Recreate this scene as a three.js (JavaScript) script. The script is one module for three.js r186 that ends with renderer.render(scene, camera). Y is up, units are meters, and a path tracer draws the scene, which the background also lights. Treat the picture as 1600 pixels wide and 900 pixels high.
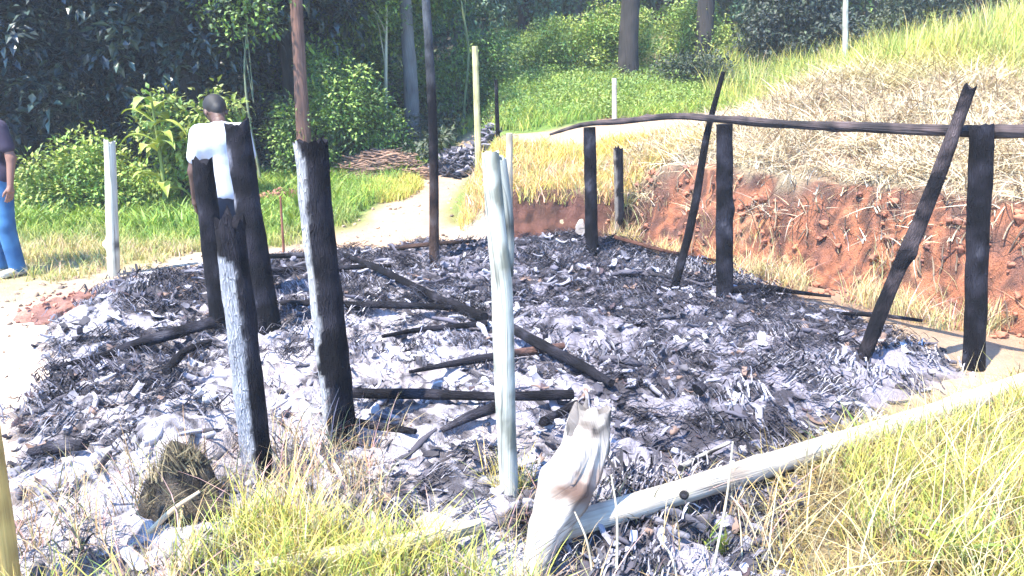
import * as THREE from 'three';
import { Sky } from 'three/addons/objects/Sky.js';
import { MarchingCubes } from 'three/addons/objects/MarchingCubes.js';
import { ImprovedNoise } from 'three/addons/math/ImprovedNoise.js';
import { mergeGeometries, mergeVertices } from 'three/addons/utils/BufferGeometryUtils.js';

// ------------------------------------------------------------ camera, sky, sun, exposure
const scene = new THREE.Scene();
const F = 1300, CAM_H = 1.9, PITCH = Math.atan(333 / F);
const camera = new THREE.PerspectiveCamera(2 * Math.atan(450 / F) * 180 / Math.PI, 16 / 9, 0.05, 900);
camera.position.set(0, CAM_H, 0);
camera.rotation.x = -PITCH;
scene.add(camera);
const SUN = new THREE.Vector3(-0.58, 1.5, 0.56).normalize();
const sky = new Sky();
sky.name = 'sky'; sky.userData.kind = 'structure';
sky.scale.setScalar(400);
const su = sky.material.uniforms;
su.sunPosition.value.copy(SUN); su.turbidity.value = 3; su.rayleigh.value = 0.8; su.mieCoefficient.value = 0.004;
if (su.cloudCoverage) su.cloudCoverage.value = 0.15;
scene.add(sky);
scene.environmentIntensity = 0.3;
const sun = new THREE.DirectionalLight(new THREE.Color(1, 0.92, 0.78), 4.8);
sun.position.copy(SUN).multiplyScalar(60);
sun.castShadow = true;
Object.assign(sun.shadow.camera, { left: -25, right: 25, top: 25, bottom: -25, near: 1, far: 150 });
sun.shadow.mapSize.set(4096, 4096);
scene.add(sun, sun.target);
scene.fog = new THREE.FogExp2(new THREE.Color(0.86, 0.93, 1), 0.0024);
const renderer = new THREE.WebGLRenderer({ antialias: true });
renderer.toneMapping = THREE.LinearToneMapping;
renderer.toneMappingExposure = 3.6;
renderer.shadowMap.enabled = true;
renderer.setSize(1024, 576);

// ------------------------------------------------------------ helpers
let seedState = 12345;
const setSeed = (s) => { seedState = s >>> 0; };
function rnd() { seedState = (seedState + 0x6d2b79f5) >>> 0; let t = Math.imul(seedState ^ (seedState >>> 15), 1 | seedState); t = (t + Math.imul(t ^ (t >>> 7), 61 | t)) ^ t; return ((t ^ (t >>> 14)) >>> 0) / 4294967296; }
const rr = (a, b) => a + (b - a) * rnd();
const clamp = (x, a = 0, b = 1) => Math.min(b, Math.max(a, x));
const sstep = (a, b, x) => { const t = clamp((x - a) / (b - a)); return t * t * (3 - 2 * t); };
const lerp = (a, b, t) => a + (b - a) * t;
const mix3 = (a, b, t) => [lerp(a[0], b[0], t), lerp(a[1], b[1], t), lerp(a[2], b[2], t)];
const V = (x, y, z) => new THREE.Vector3(x, y, z);
const PN = new ImprovedNoise();
const N3 = (x, y, z) => PN.noise(x + 31.7, y + 11.3, z + 57.1);
function fbm(x, y, z = 0, o = 4) { let a = 0.5, s = 0; for (let i = 0; i < o; i++) { s += a * N3(x, y, z + i * 7.3); a *= 0.5; x *= 2.03; y *= 2.03; z *= 2.03; } return s; }
const pl = (pts, x) => { if (x <= pts[0][0]) return pts[0][1]; for (let i = 1; i < pts.length; i++) if (x < pts[i][0]) { const t = (x - pts[i - 1][0]) / (pts[i][0] - pts[i - 1][0]); return lerp(pts[i - 1][1], pts[i][1], t); } return pts[pts.length - 1][1]; };

const used = new Map();
function numbered(n) { const k = used.get(n) || 0; used.set(n, k + 1); return k ? n + '_' + String(k).padStart(3, '0') : n; }
function shadow(o) { o.castShadow = true; o.receiveShadow = true; return o; }
function tag(o, label, category, group) { o.userData.label = label; o.userData.category = category; if (group) o.userData.group = group; return o; }
function thing(name, label, category, p, group) { const o = new THREE.Group(); o.name = numbered(name); if (p) o.position.copy(p); scene.add(o); return tag(o, label, category, group); }
// a mesh given in world coordinates, put under its thing
function part(name, g, m, parent) { const o = shadow(new THREE.Mesh(g, m)); o.name = name; if (parent.isGroup && parent.parent === scene) g.translate(-parent.position.x, -parent.position.y, -parent.position.z); parent.add(o); return o; }
function single(name, g, m, label, category, p, group) { const o = shadow(new THREE.Mesh(g, m)); o.name = numbered(name); if (p) { g.translate(-p.x, -p.y, -p.z); o.position.copy(p); } scene.add(o); return tag(o, label, category, group); }
function struct(name, g, m, kind = 'structure') { const o = shadow(new THREE.Mesh(g, m)); o.name = numbered(name); o.userData.kind = kind; scene.add(o); return o; }

// ------------------------------------------------------------ lie of the land (x to the side, D away from the camera)
const FOOT = V(1.5, 0, 9.5), NX = 0.825, ND = 0.566;
const bankS = (x, D) => (x - 1.5) * NX + (D - 9.5) * ND;
const bankT = (x, D) => (x - 1.5) * ND - (D - 9.5) * NX;
function land(x, D) {
  const big = 0.10 * fbm(x * 0.35, D * 0.35, 3, 3);
  const s1 = bankS(x, D), t = bankT(x, D);
  const w = sstep(-1.2, 0.7, t);
  const steep = pl([[0, 0], [0.06, 0.14], [0.32, 0.88], [2.6, 1.84], [14, 3.7], [60, 9], [200, 20]], s1);
  const shelf = pl([[0, 0], [0.08, 0.14], [0.34, 0.72], [1.3, 1.04], [2.8, 1.12], [9, 2.25], [14, 3.1], [60, 8], [200, 20]], s1);
  const hr = lerp(shelf, steep, w);
  const s2 = D - 9.6;
  const rise = pl([[0, 0], [0.08, 0.14], [0.3, 0.52], [1.4, 0.98], [3.0, 1.1], [9, 2.2], [14, 3.0], [60, 8], [200, 20]], s2);
  const k = lerp(0.07, 0.165, sstep(-4.2, -1.0, x));
  const ramp = s2 > 0 ? k * s2 + 0.05 * Math.max(0, s2 - 6) : 0;
  const hb = lerp(ramp, rise, sstep(-0.75, -0.1, x + 0.12 * fbm(x, D * 0.8, 9, 2)));
  let h = s1 > 0 ? (s2 > 0 ? Math.max(hr, hb) - 0.12 * (1 - Math.min(1, Math.abs(hr - hb) / 0.3)) * 0 : hr) : Math.max(0, hb);
  h += big * sstep(0.2, 3, Math.max(s1, s2)) * 2;
  // a little swell on the near side, where the grass grows
  h += 0.10 * sstep(0.7, 1.8, x) * sstep(4.6, 3.2, D - 0.5 * Math.max(0, x - 1)) + 0.05 * fbm(x * 0.8, D * 0.8, 5, 3);
  return h;
}
// the burnt floor
const ASH = [[-3.4, 5.3], [-3.9, 6.6], [-3.6, 7.5], [-3.0, 8.4], [-1.9, 9.05], [-0.7, 9.4], [0.2, 9.35], [1.15, 9.2], [2.05, 8.4], [2.65, 7.0], [3.1, 5.9], [3.0, 5.0], [2.3, 4.3], [1.6, 3.75], [1.25, 3.0], [1.0, 2.4], [-2.2, 2.3], [-2.35, 3.0], [-2.9, 4.4]];
function edgeDist(poly, x, D) { let inside = false, d = 1e9; for (let i = 0, j = poly.length - 1; i < poly.length; j = i++) { const [xi, yi] = poly[i], [xj, yj] = poly[j]; if ((yi > D) !== (yj > D) && x < (xj - xi) * (D - yi) / (yj - yi) + xi) inside = !inside; const dx = xj - xi, dy = yj - yi, t = clamp(((x - xi) * dx + (D - yi) * dy) / (dx * dx + dy * dy)); d = Math.min(d, Math.hypot(x - xi - t * dx, D - yi - t * dy)); } return inside ? d : -d; }
const ashIn = (x, D) => edgeDist(ASH, x, D) + 0.28 * fbm(x * 1.6, D * 1.6, 21, 3);
// how much charred litter lies on a spot of the ash, 0 = clean pale ash
function charAt(x, D) {
  const wx = x + 0.22 * fbm(x * 1.7, D * 1.7, 40, 3), wd = D + 0.22 * fbm(x * 1.7, D * 1.7, 80, 3);
  const streak = 1 - Math.abs(N3(wx * 2.3, wd * 4.2, 4)) * 2.4;
  const fine = 1 - Math.abs(N3(wx * 7, wd * 11, 14)) * 2.6;
  let z = -0.16;
  z += 0.26 * sstep(0.1, 0.9, x + 0.3 * (D - 5) * 0.2) * sstep(2.4, 4.2, D);
  z += 0.3 * sstep(5.6, 7.6, D) + 0.45 * sstep(-0.3, 0.5, x) * sstep(3.7, 3.1, D);
  z += 0.35 * sstep(-1.6, -2.4, x) * sstep(3.4, 5.0, D) - 0.3 * sstep(-2.6, -3.3, x);
  z -= 0.25 * Math.exp(-(((x + 0.35) / 0.6) ** 2 + ((D - 5.0) / 0.7) ** 2));
  z -= 0.35 * Math.exp(-(((x - 2.4) / 0.9) ** 2 + ((D - 4.7) / 0.5) ** 2)) + 0.3 * Math.exp(-(((x + 1.6) / 0.9) ** 2 + ((D - 3.3) / 0.8) ** 2));
  return clamp(z + 0.56 * streak + 0.36 * fine + 0.9 * fbm(x * 1.1, D * 1.1, 61, 3), -0.4, 1.4);
}
function ashRise(x, D) {
  const e = ashIn(x, D), m = sstep(-0.05, 0.6, e);
  const wx = x + 0.15 * fbm(x * 2, D * 2, 11, 2), wd = D + 0.15 * fbm(x * 2, D * 2, 12, 2);
  const ridge = 1 - Math.abs(N3(wx * 3.1, wd * 4.4, 8)) * 2;
  const ridge2 = 1 - Math.abs(N3(wx * 8, wd * 11, 18)) * 2;
  let h = -0.03 + m * (0.07 + 0.075 * ridge + 0.035 * ridge2 + 0.10 * fbm(x * 0.9, D * 0.9, 33, 2) + 0.02 * N3(x * 24, D * 24, 2));
  h += 0.26 * Math.exp(-(((x + 1.55) / 0.28) ** 2 + ((D - 3.75) / 0.42) ** 2)) * m;
  h += 0.12 * Math.exp(-(((x + 2.9) / 0.6) ** 2 + ((D - 6.6) / 0.7) ** 2)) * m + 0.12 * Math.exp(-(((x - 0.4) / 1.2) ** 2 + ((D - 8.6) / 0.6) ** 2)) * m;
  return h;
}
const surf = (x, D) => { const e = ashIn(x, D); const g = land(x, D); return e > -0.05 ? Math.max(g, g + ashRise(x, D)) : g; };

// a point of the place seen in a given direction from where the photograph was taken (u, v in the photograph's 1600 x 900 grid)
const cp = Math.cos(PITCH), sp = Math.sin(PITCH);
function dirOf(u, v) { const a = (u - 800) / F, b = -(v - 450) / F; return V(a, b * cp - sp, -(cp + b * sp)); }
function hit(u, v, h = surf) { const d = dirOf(u, v); let t = 1.5, last = t; for (; t < 120; t *= 1.004) { if (CAM_H + d.y * t < h(d.x * t, -d.z * t)) break; last = t; } for (let i = 0; i < 20; i++) { const m = (last + t) / 2; if (CAM_H + d.y * m < h(d.x * m, -d.z * m)) t = m; else last = m; } return V(d.x * t, CAM_H + d.y * t, d.z * t); }
function atZ(u, v, z) { const d = dirOf(u, v), t = z / d.z; return V(d.x * t, CAM_H + d.y * t, z); }
function atPlane(u, v, A, B) { const d = dirOf(u, v), nx = B.z - A.z, nz = -(B.x - A.x), t = (A.x * nx + A.z * nz) / (d.x * nx + d.z * nz); return V(d.x * t, CAM_H + d.y * t, d.z * t); }

// ------------------------------------------------------------ computed textures (tiling)
function wrapNoise(px, py, seed) { const s = seed * 7919; const r = (i, j) => { let h = Math.imul(((i % px) + px) % px + s, 374761393) + Math.imul(((j % py) + py) % py + s, 668265263); h = Math.imul(h ^ (h >>> 13), 1274126177); return ((h ^ (h >>> 16)) >>> 0) / 4294967296; }; return (x, y) => { x *= px; y *= py; const i = Math.floor(x), j = Math.floor(y); let a = x - i, b = y - j; a = a * a * (3 - 2 * a); b = b * b * (3 - 2 * b); return lerp(lerp(r(i, j), r(i + 1, j), a), lerp(r(i, j + 1), r(i + 1, j + 1), a), b); }; }
function wrapCells(nx, ny, seed) { setSeed(seed); const p = []; for (let i = 0; i < nx * ny; i++) p.push([rnd(), rnd()]); return (x, y) => { x *= nx; y *= ny; const i = Math.floor(x), j = Math.floor(y); let d1 = 9, d2 = 9; for (let a = -1; a <= 1; a++) for (let b = -1; b <= 1; b++) { const q = p[((j + b + ny) % ny) * nx + (i + a + nx) % nx], d = Math.hypot(i + a + q[0] - x, j + b + q[1] - y); if (d < d1) { d2 = d1; d1 = d; } else if (d < d2) d2 = d; } return d2 - d1; }; }
function tex(size, fn, srgb = false) { const a = new Uint8Array(size * size * 4); for (let y = 0; y < size; y++) for (let x = 0; x < size; x++) { const c = fn((x + 0.5) / size, (y + 0.5) / size), o = (y * size + x) * 4; if (Array.isArray(c)) { for (let k = 0; k < 3; k++) a[o + k] = clamp(c[k]) * 255; } else a[o] = a[o + 1] = a[o + 2] = clamp(c) * 255; a[o + 3] = 255; } const t = new THREE.DataTexture(a, size, size); t.wrapS = t.wrapT = THREE.RepeatWrapping; t.magFilter = THREE.LinearFilter; t.minFilter = THREE.LinearMipmapLinearFilter; t.generateMipmaps = true; if (srgb) t.colorSpace = THREE.SRGBColorSpace; t.needsUpdate = true; return t; }
const rep = (t, x, y) => { const c = t.clone(); c.repeat.set(x, y); c.needsUpdate = true; return c; };
const n8 = wrapNoise(8, 8, 1), n24 = wrapNoise(24, 24, 2), n64 = wrapNoise(64, 64, 3), n160 = wrapNoise(160, 160, 4);
const soilT = tex(512, (x, y) => 0.62 + 0.16 * n8(x, y) + 0.14 * n24(x, y) + 0.14 * n64(x, y) - 0.25 * Math.max(0, n160(x, y) - 0.78) * 4);
const soilB = tex(512, (x, y) => 0.3 * n24(x, y) + 0.3 * n64(x, y) + 0.4 * n160(x, y));
const cells1 = wrapCells(20, 7, 5), cells2 = wrapCells(46, 18, 6);
const gD = wrapNoise(90, 3, 17), gA = wrapNoise(40, 4, 7), gB = wrapNoise(110, 7, 8), gC = wrapNoise(16, 3, 9);
const charT = tex(512, (x, y) => 0.55 + 0.3 * sstep(0.0, 0.22, cells1(x + 0.02 * n24(x, y), y + 0.05 * n24(y, x))) * (0.5 + 0.5 * n24(x, y)) + 0.25 * gB(x, y) - 0.1);
const charB = tex(512, (x, y) => 0.65 * sstep(0.0, 0.3, cells1(x + 0.02 * n24(x, y), y + 0.05 * n24(y, x))) + 0.25 * sstep(0, 0.3, cells2(x, y)) + 0.1 * gB(x, y));
const grainT = tex(512, (x, y) => 0.56 + 0.16 * gA(x, y) + 0.2 * gB(x, y) + 0.12 * gC(x, y) + 0.1 * n8(x, y) - 2.6 * Math.max(0, gD(x + 0.01 * n24(x, y), y) - 0.8));
const grainB = tex(512, (x, y) => 0.5 * gB(x, y) + 0.5 * gA(x, y));
const ashT = tex(1024, (x, y) => 0.55 + 0.25 * n24(x, y) + 0.25 * n64(x, y) + 0.2 * n160(x, y) - 0.9 * Math.max(0, n160(y, x) * n64(x, y) - 0.5));

// ------------------------------------------------------------ materials
const std = (o) => new THREE.MeshStandardMaterial({ roughness: 0.95, metalness: 0, vertexColors: true, ...o });
const phys = (o) => new THREE.MeshPhysicalMaterial({ roughness: 0.95, metalness: 0, vertexColors: true, specularIntensity: 0.35, ...o });
const M = {
  soil: std({ map: rep(soilT, 0.7, 0.7), bumpMap: rep(soilB, 1.3, 1.3), bumpScale: 0.012 }),
  clay: std({ map: rep(soilT, 1.6, 1.6), bumpMap: rep(soilB, 2.2, 2.2), bumpScale: 0.02 }),
  ash: std({ map: rep(ashT, 1.1, 1.1), bumpMap: rep(ashT, 1.9, 1.9), bumpScale: 0.02, roughness: 1 }),
  debris: std({ roughness: 0.85, side: THREE.DoubleSide }),
  wood: std({ map: rep(grainT, 2.5, 1.2), bumpMap: rep(grainT, 2.5, 1.2), bumpScale: 0.006 }),
  char: phys({ map: rep(charT, 4.6, 2.0), bumpMap: rep(charB, 4.6, 2.0), bumpScale: 0.008, roughness: 0.9 }),
  bark: std({ map: rep(grainT, 1.6, 1.0), bumpMap: rep(grainB, 1.6, 0.8), bumpScale: 0.012 }),
  leaf: new THREE.MeshPhysicalMaterial({ vertexColors: true, roughness: 0.6, side: THREE.DoubleSide, transmission: 0.4, thickness: 0 }),
  darkLeaf: std({ roughness: 0.34, side: THREE.DoubleSide }),
  grass: new THREE.MeshPhysicalMaterial({ vertexColors: true, roughness: 0.9, side: THREE.DoubleSide, transmission: 0.3, thickness: 0 }),
  straw: std({ side: THREE.DoubleSide }),
  skin: std({ roughness: 0.6 }), cloth: std({ roughness: 0.95, bumpMap: rep(soilB, 6, 6), bumpScale: 0.002 }), hair: std({ roughness: 0.7 }),
};
function paint(g, fn) { const p = g.attributes.position, n = g.attributes.normal, c = new Float32Array(p.count * 3); for (let i = 0; i < p.count; i++) { const q = fn(p.getX(i), p.getY(i), p.getZ(i), n ? n.getX(i) : 0, n ? n.getY(i) : 1, n ? n.getZ(i) : 0); c[i * 3] = q[0]; c[i * 3 + 1] = q[1]; c[i * 3 + 2] = q[2]; } g.setAttribute('color', new THREE.BufferAttribute(c, 3)); return g; }

// ------------------------------------------------------------ ground
const PALE = [0.56, 0.43, 0.32], CLAY = [0.42, 0.15, 0.07], CLAYD = [0.2, 0.085, 0.06], SAND = [0.46, 0.31, 0.2], TURF = [0.17, 0.17, 0.045], GREEN = [0.12, 0.2, 0.03], DRY = [0.4, 0.32, 0.17], LITTER = [0.06, 0.05, 0.03];
const pathMid = (D) => -1.55 + 0.09 * (D - 9) + 0.02 * (D - 9) ** 2;
const pathIn = (x, D) => D > 8.4 && D < 15 ? 0.75 - 0.06 * (D - 9) - Math.abs(x - pathMid(D)) + 0.25 * fbm(x, D, 70, 3) + 0.5 * sstep(10.5, 8.5, D) : -1;
const shelfIn = (x, D) => 0.95 - Math.abs(D - 12.2 - 0.35 * (x - 1.6)) - 0.5 * Math.max(0, 0.8 - x) - 0.5 * Math.max(0, x - 4.2) + 0.3 * fbm(x, D, 71, 3);
function soilColor(x, D) {
  const n = 0.5 + fbm(x * 1.3, D * 1.3, 90, 4);
  let c = mix3(TURF, GREEN, sstep(0.3, 0.8, n));
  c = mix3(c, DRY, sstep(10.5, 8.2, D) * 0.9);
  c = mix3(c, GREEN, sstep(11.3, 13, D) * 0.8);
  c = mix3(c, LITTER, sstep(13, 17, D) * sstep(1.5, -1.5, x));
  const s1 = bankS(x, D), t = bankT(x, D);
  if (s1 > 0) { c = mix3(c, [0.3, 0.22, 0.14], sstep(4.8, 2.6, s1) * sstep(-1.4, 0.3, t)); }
  if (D > 9.6 && x > -0.8 && D < 11.5) c = mix3(c, [0.42, 0.32, 0.09], 0.8 * sstep(-0.8, -0.2, x));
  // bare swept earth round the house
  const e = ashIn(x, D), PL = mix3(PALE, [0.3, 0.215, 0.145], sstep(0.2, 1.2, x)), bare = sstep(-0.9, -0.25, e + 0.3 * fbm(x * 1.2, D * 1.2, 95, 3));
  c = mix3(c, mix3(PL, [0.4, 0.29, 0.2], sstep(0.4, 0.7, n)), bare);
  c = mix3(c, PALE, sstep(-2.4, -3.0, x) * sstep(7.0, 6.2, D) * sstep(3.2, 4.2, D));
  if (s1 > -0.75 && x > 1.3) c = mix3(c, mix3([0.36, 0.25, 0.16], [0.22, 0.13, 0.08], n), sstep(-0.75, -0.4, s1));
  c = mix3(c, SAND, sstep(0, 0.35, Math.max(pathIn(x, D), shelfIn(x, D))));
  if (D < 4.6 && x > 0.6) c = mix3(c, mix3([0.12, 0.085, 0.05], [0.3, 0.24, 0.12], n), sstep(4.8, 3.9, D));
  return c;
}
{
  const axis = (n, near, a, far, b) => { const out = []; for (let i = 0; i <= n; i++) { const t = i / n * 2 - 1, s = Math.sign(t), q = Math.abs(t); out.push(s * (near * q + (far - near) * Math.pow(q, b)) + a * (1 - q * q * q)); } return out; };
  const xs = axis(380, 9, 0, 240, 9), ds = axis(420, 11, 6.5, 240, 9);
  const nx = xs.length, nd = ds.length, pos = new Float32Array(nx * nd * 3), uv = new Float32Array(nx * nd * 2), col = new Float32Array(nx * nd * 3), zone = new Uint8Array(nx * nd);
  for (let j = 0; j < nd; j++) for (let i = 0; i < nx; i++) {
    const k = j * nx + i, x = xs[i], D = ds[j], e = ashIn(x, D);
    let y = land(x, D) + 0.012 * fbm(x * 6, D * 6, 2, 2);
    if (e > 0.15) y -= 0.12 * sstep(0.15, 0.5, e);
    const s1 = bankS(x, D);
    if (s1 > -0.1 && s1 < 0.5 && D < 10) y -= 0.05 * sstep(-0.1, 0.1, s1) * sstep(0.5, 0.3, s1);
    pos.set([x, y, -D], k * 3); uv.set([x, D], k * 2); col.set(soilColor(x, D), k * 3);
    zone[k] = Math.max(pathIn(x, D), shelfIn(x, D)) > 0.12 ? 1 : 0;
  }
  const tri = [[], []];
  for (let j = 0; j < nd - 1; j++) for (let i = 0; i < nx - 1; i++) { const a = j * nx + i, b = a + 1, c = a + nx, d = c + 1, z = zone[a] + zone[b] + zone[c] + zone[d] > 2 ? 1 : 0; tri[z].push(a, b, c, b, d, c); }
  const make = (t) => { const g = new THREE.BufferGeometry(); g.setAttribute('position', new THREE.BufferAttribute(pos, 3)); g.setAttribute('uv', new THREE.BufferAttribute(uv, 2)); g.setAttribute('color', new THREE.BufferAttribute(col, 3)); g.setIndex(tri[0].concat(tri[1])); g.computeVertexNormals(); const h = g.clone(); h.setIndex(t); return h; };
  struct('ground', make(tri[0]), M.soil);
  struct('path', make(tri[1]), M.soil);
}
{ // ash floor with its charred litter
  const g = new THREE.BufferGeometry(), x0 = -4.4, x1 = 3.7, d0 = 2.2, d1 = 9.9, st = 0.021, nx = Math.round((x1 - x0) / st), nd = Math.round((d1 - d0) / st), id = new Int32Array((nx + 1) * (nd + 1)).fill(-1);
  const pos = [], uv = [], col = [], idx = [];
  for (let j = 0; j <= nd; j++) for (let i = 0; i <= nx; i++) {
    const x = x0 + i * st, D = d0 + j * st, e = ashIn(x, D); if (e < -0.08) continue;
    id[j * (nx + 1) + i] = pos.length / 3;
    const jx = x + 0.02 * N3(x * 9, D * 9, 3);
    pos.push(jx, land(x, D) + ashRise(x, D), -D); uv.push(x, D);
    const c = charAt(x, D), f = N3(x * 17, D * 26, 5) + 0.6 * N3(x * 40, D * 55, 6);
    const k = sstep(0.12, 0.62, c + 0.38 * f);
    const pale = mix3(mix3([0.36, 0.335, 0.36], [0.25, 0.23, 0.275], sstep(-0.6, 0.5, x + 0.3 * (D - 5))), mix3([0.34, 0.29, 0.28], [0.21, 0.19, 0.215], sstep(-0.6, 0.5, x + 0.3 * (D - 5))), sstep(-0.2, 0.4, fbm(x * 2.3, D * 2.3, 51, 3)));
    let q = mix3(pale, [0.03, 0.026, 0.034], k * 0.95);
    q = mix3(q, mix3(PALE, [0.3, 0.22, 0.16], sstep(0.2, 1.2, x)), sstep(0.3, -0.05, e) * 0.7);
    col.push(...q);
  }
  for (let j = 0; j < nd; j++) for (let i = 0; i < nx; i++) { const a = id[j * (nx + 1) + i], b = id[j * (nx + 1) + i + 1], c = id[(j + 1) * (nx + 1) + i], d = id[(j + 1) * (nx + 1) + i + 1]; if (a < 0 || b < 0 || c < 0 || d < 0) continue; idx.push(a, b, c, b, d, c); }
  g.setAttribute('position', new THREE.Float32BufferAttribute(pos, 3)); g.setAttribute('uv', new THREE.Float32BufferAttribute(uv, 2)); g.setAttribute('color', new THREE.Float32BufferAttribute(col, 3)); g.setIndex(idx); g.computeVertexNormals();
  struct('ash_ground', g, M.ash);
}
{ // cut face of the red clay bank
  const line = [[6.6, 2.15], [5.2, 4.12], [4.3, 5.43], [3.4, 6.75], [2.5, 8.06], [1.75, 9.15], [1.45, 9.45], [1.0, 9.6], [0.3, 9.6], [-0.6, 9.62]];
  const cv = new THREE.CatmullRomCurve3(line.map(([x, d]) => V(x, 0, -d)), false, 'centripetal');
  const nu = 460, nv = 46, pts = cv.getSpacedPoints(nu), pos = [], uv = [], col = [], idx = [];
  for (let i = 0; i <= nu; i++) {
    const p = pts[i], q = cv.getTangentAt(i / nu), n = V(-q.z, 0, q.x); if (n.z > 0) n.negate();
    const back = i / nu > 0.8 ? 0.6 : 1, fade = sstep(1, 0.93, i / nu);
    for (let j = 0; j <= nv; j++) {
      const f = j / nv, s = -0.05 + f * f * 0.5 + f * 0.15;
      const x = p.x + n.x * s, D = -p.z - n.z * s, u = i / nu * 12;
      const h0 = land(x, D);
      const rough = 0.05 * fbm(u * 2.2, f * 2.5, 1, 3) * 2 + 0.05 * Math.abs(N3(u * 5, f * 1.6, 2)) + 0.02 * N3(u * 16, f * 12, 3);
      const out = (0.03 + rough) * sstep(0, 0.15, f) * sstep(1, 0.75, f) * fade;
      pos.push(x - n.x * out, h0 - 0.03 * (1 - fade) - (f < 0.06 ? 0.05 : 0) + 0.012 * sstep(0.5, 0.8, f) + 0.35 * out * (f > 0.5 ? 1 : 0.3), -D + -n.z * out);
      uv.push(u, f * 0.9);
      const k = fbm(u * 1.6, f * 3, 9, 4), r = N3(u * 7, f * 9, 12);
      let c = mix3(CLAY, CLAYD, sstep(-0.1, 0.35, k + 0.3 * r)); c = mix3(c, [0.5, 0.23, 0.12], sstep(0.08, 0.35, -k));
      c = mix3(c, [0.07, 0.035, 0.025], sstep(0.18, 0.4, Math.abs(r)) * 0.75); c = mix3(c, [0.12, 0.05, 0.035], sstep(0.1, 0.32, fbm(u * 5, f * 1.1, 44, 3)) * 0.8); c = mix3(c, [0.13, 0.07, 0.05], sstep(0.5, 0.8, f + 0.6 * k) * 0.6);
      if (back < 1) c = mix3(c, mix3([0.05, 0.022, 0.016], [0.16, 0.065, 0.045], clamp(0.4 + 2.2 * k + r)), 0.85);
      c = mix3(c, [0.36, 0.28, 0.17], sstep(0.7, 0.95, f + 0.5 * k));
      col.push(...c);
    }
  }
  for (let i = 0; i < nu; i++) for (let j = 0; j < nv; j++) { const a = i * (nv + 1) + j, b = a + 1, c = a + nv + 1, d = c + 1; idx.push(a, c, b, b, c, d); }
  const g = new THREE.BufferGeometry(); g.setAttribute('position', new THREE.Float32BufferAttribute(pos, 3)); g.setAttribute('uv', new THREE.Float32BufferAttribute(uv, 2)); g.setAttribute('color', new THREE.Float32BufferAttribute(col, 3)); g.setIndex(idx); g.computeVertexNormals();
  struct('clay_bank', g, M.clay);
}

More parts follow.
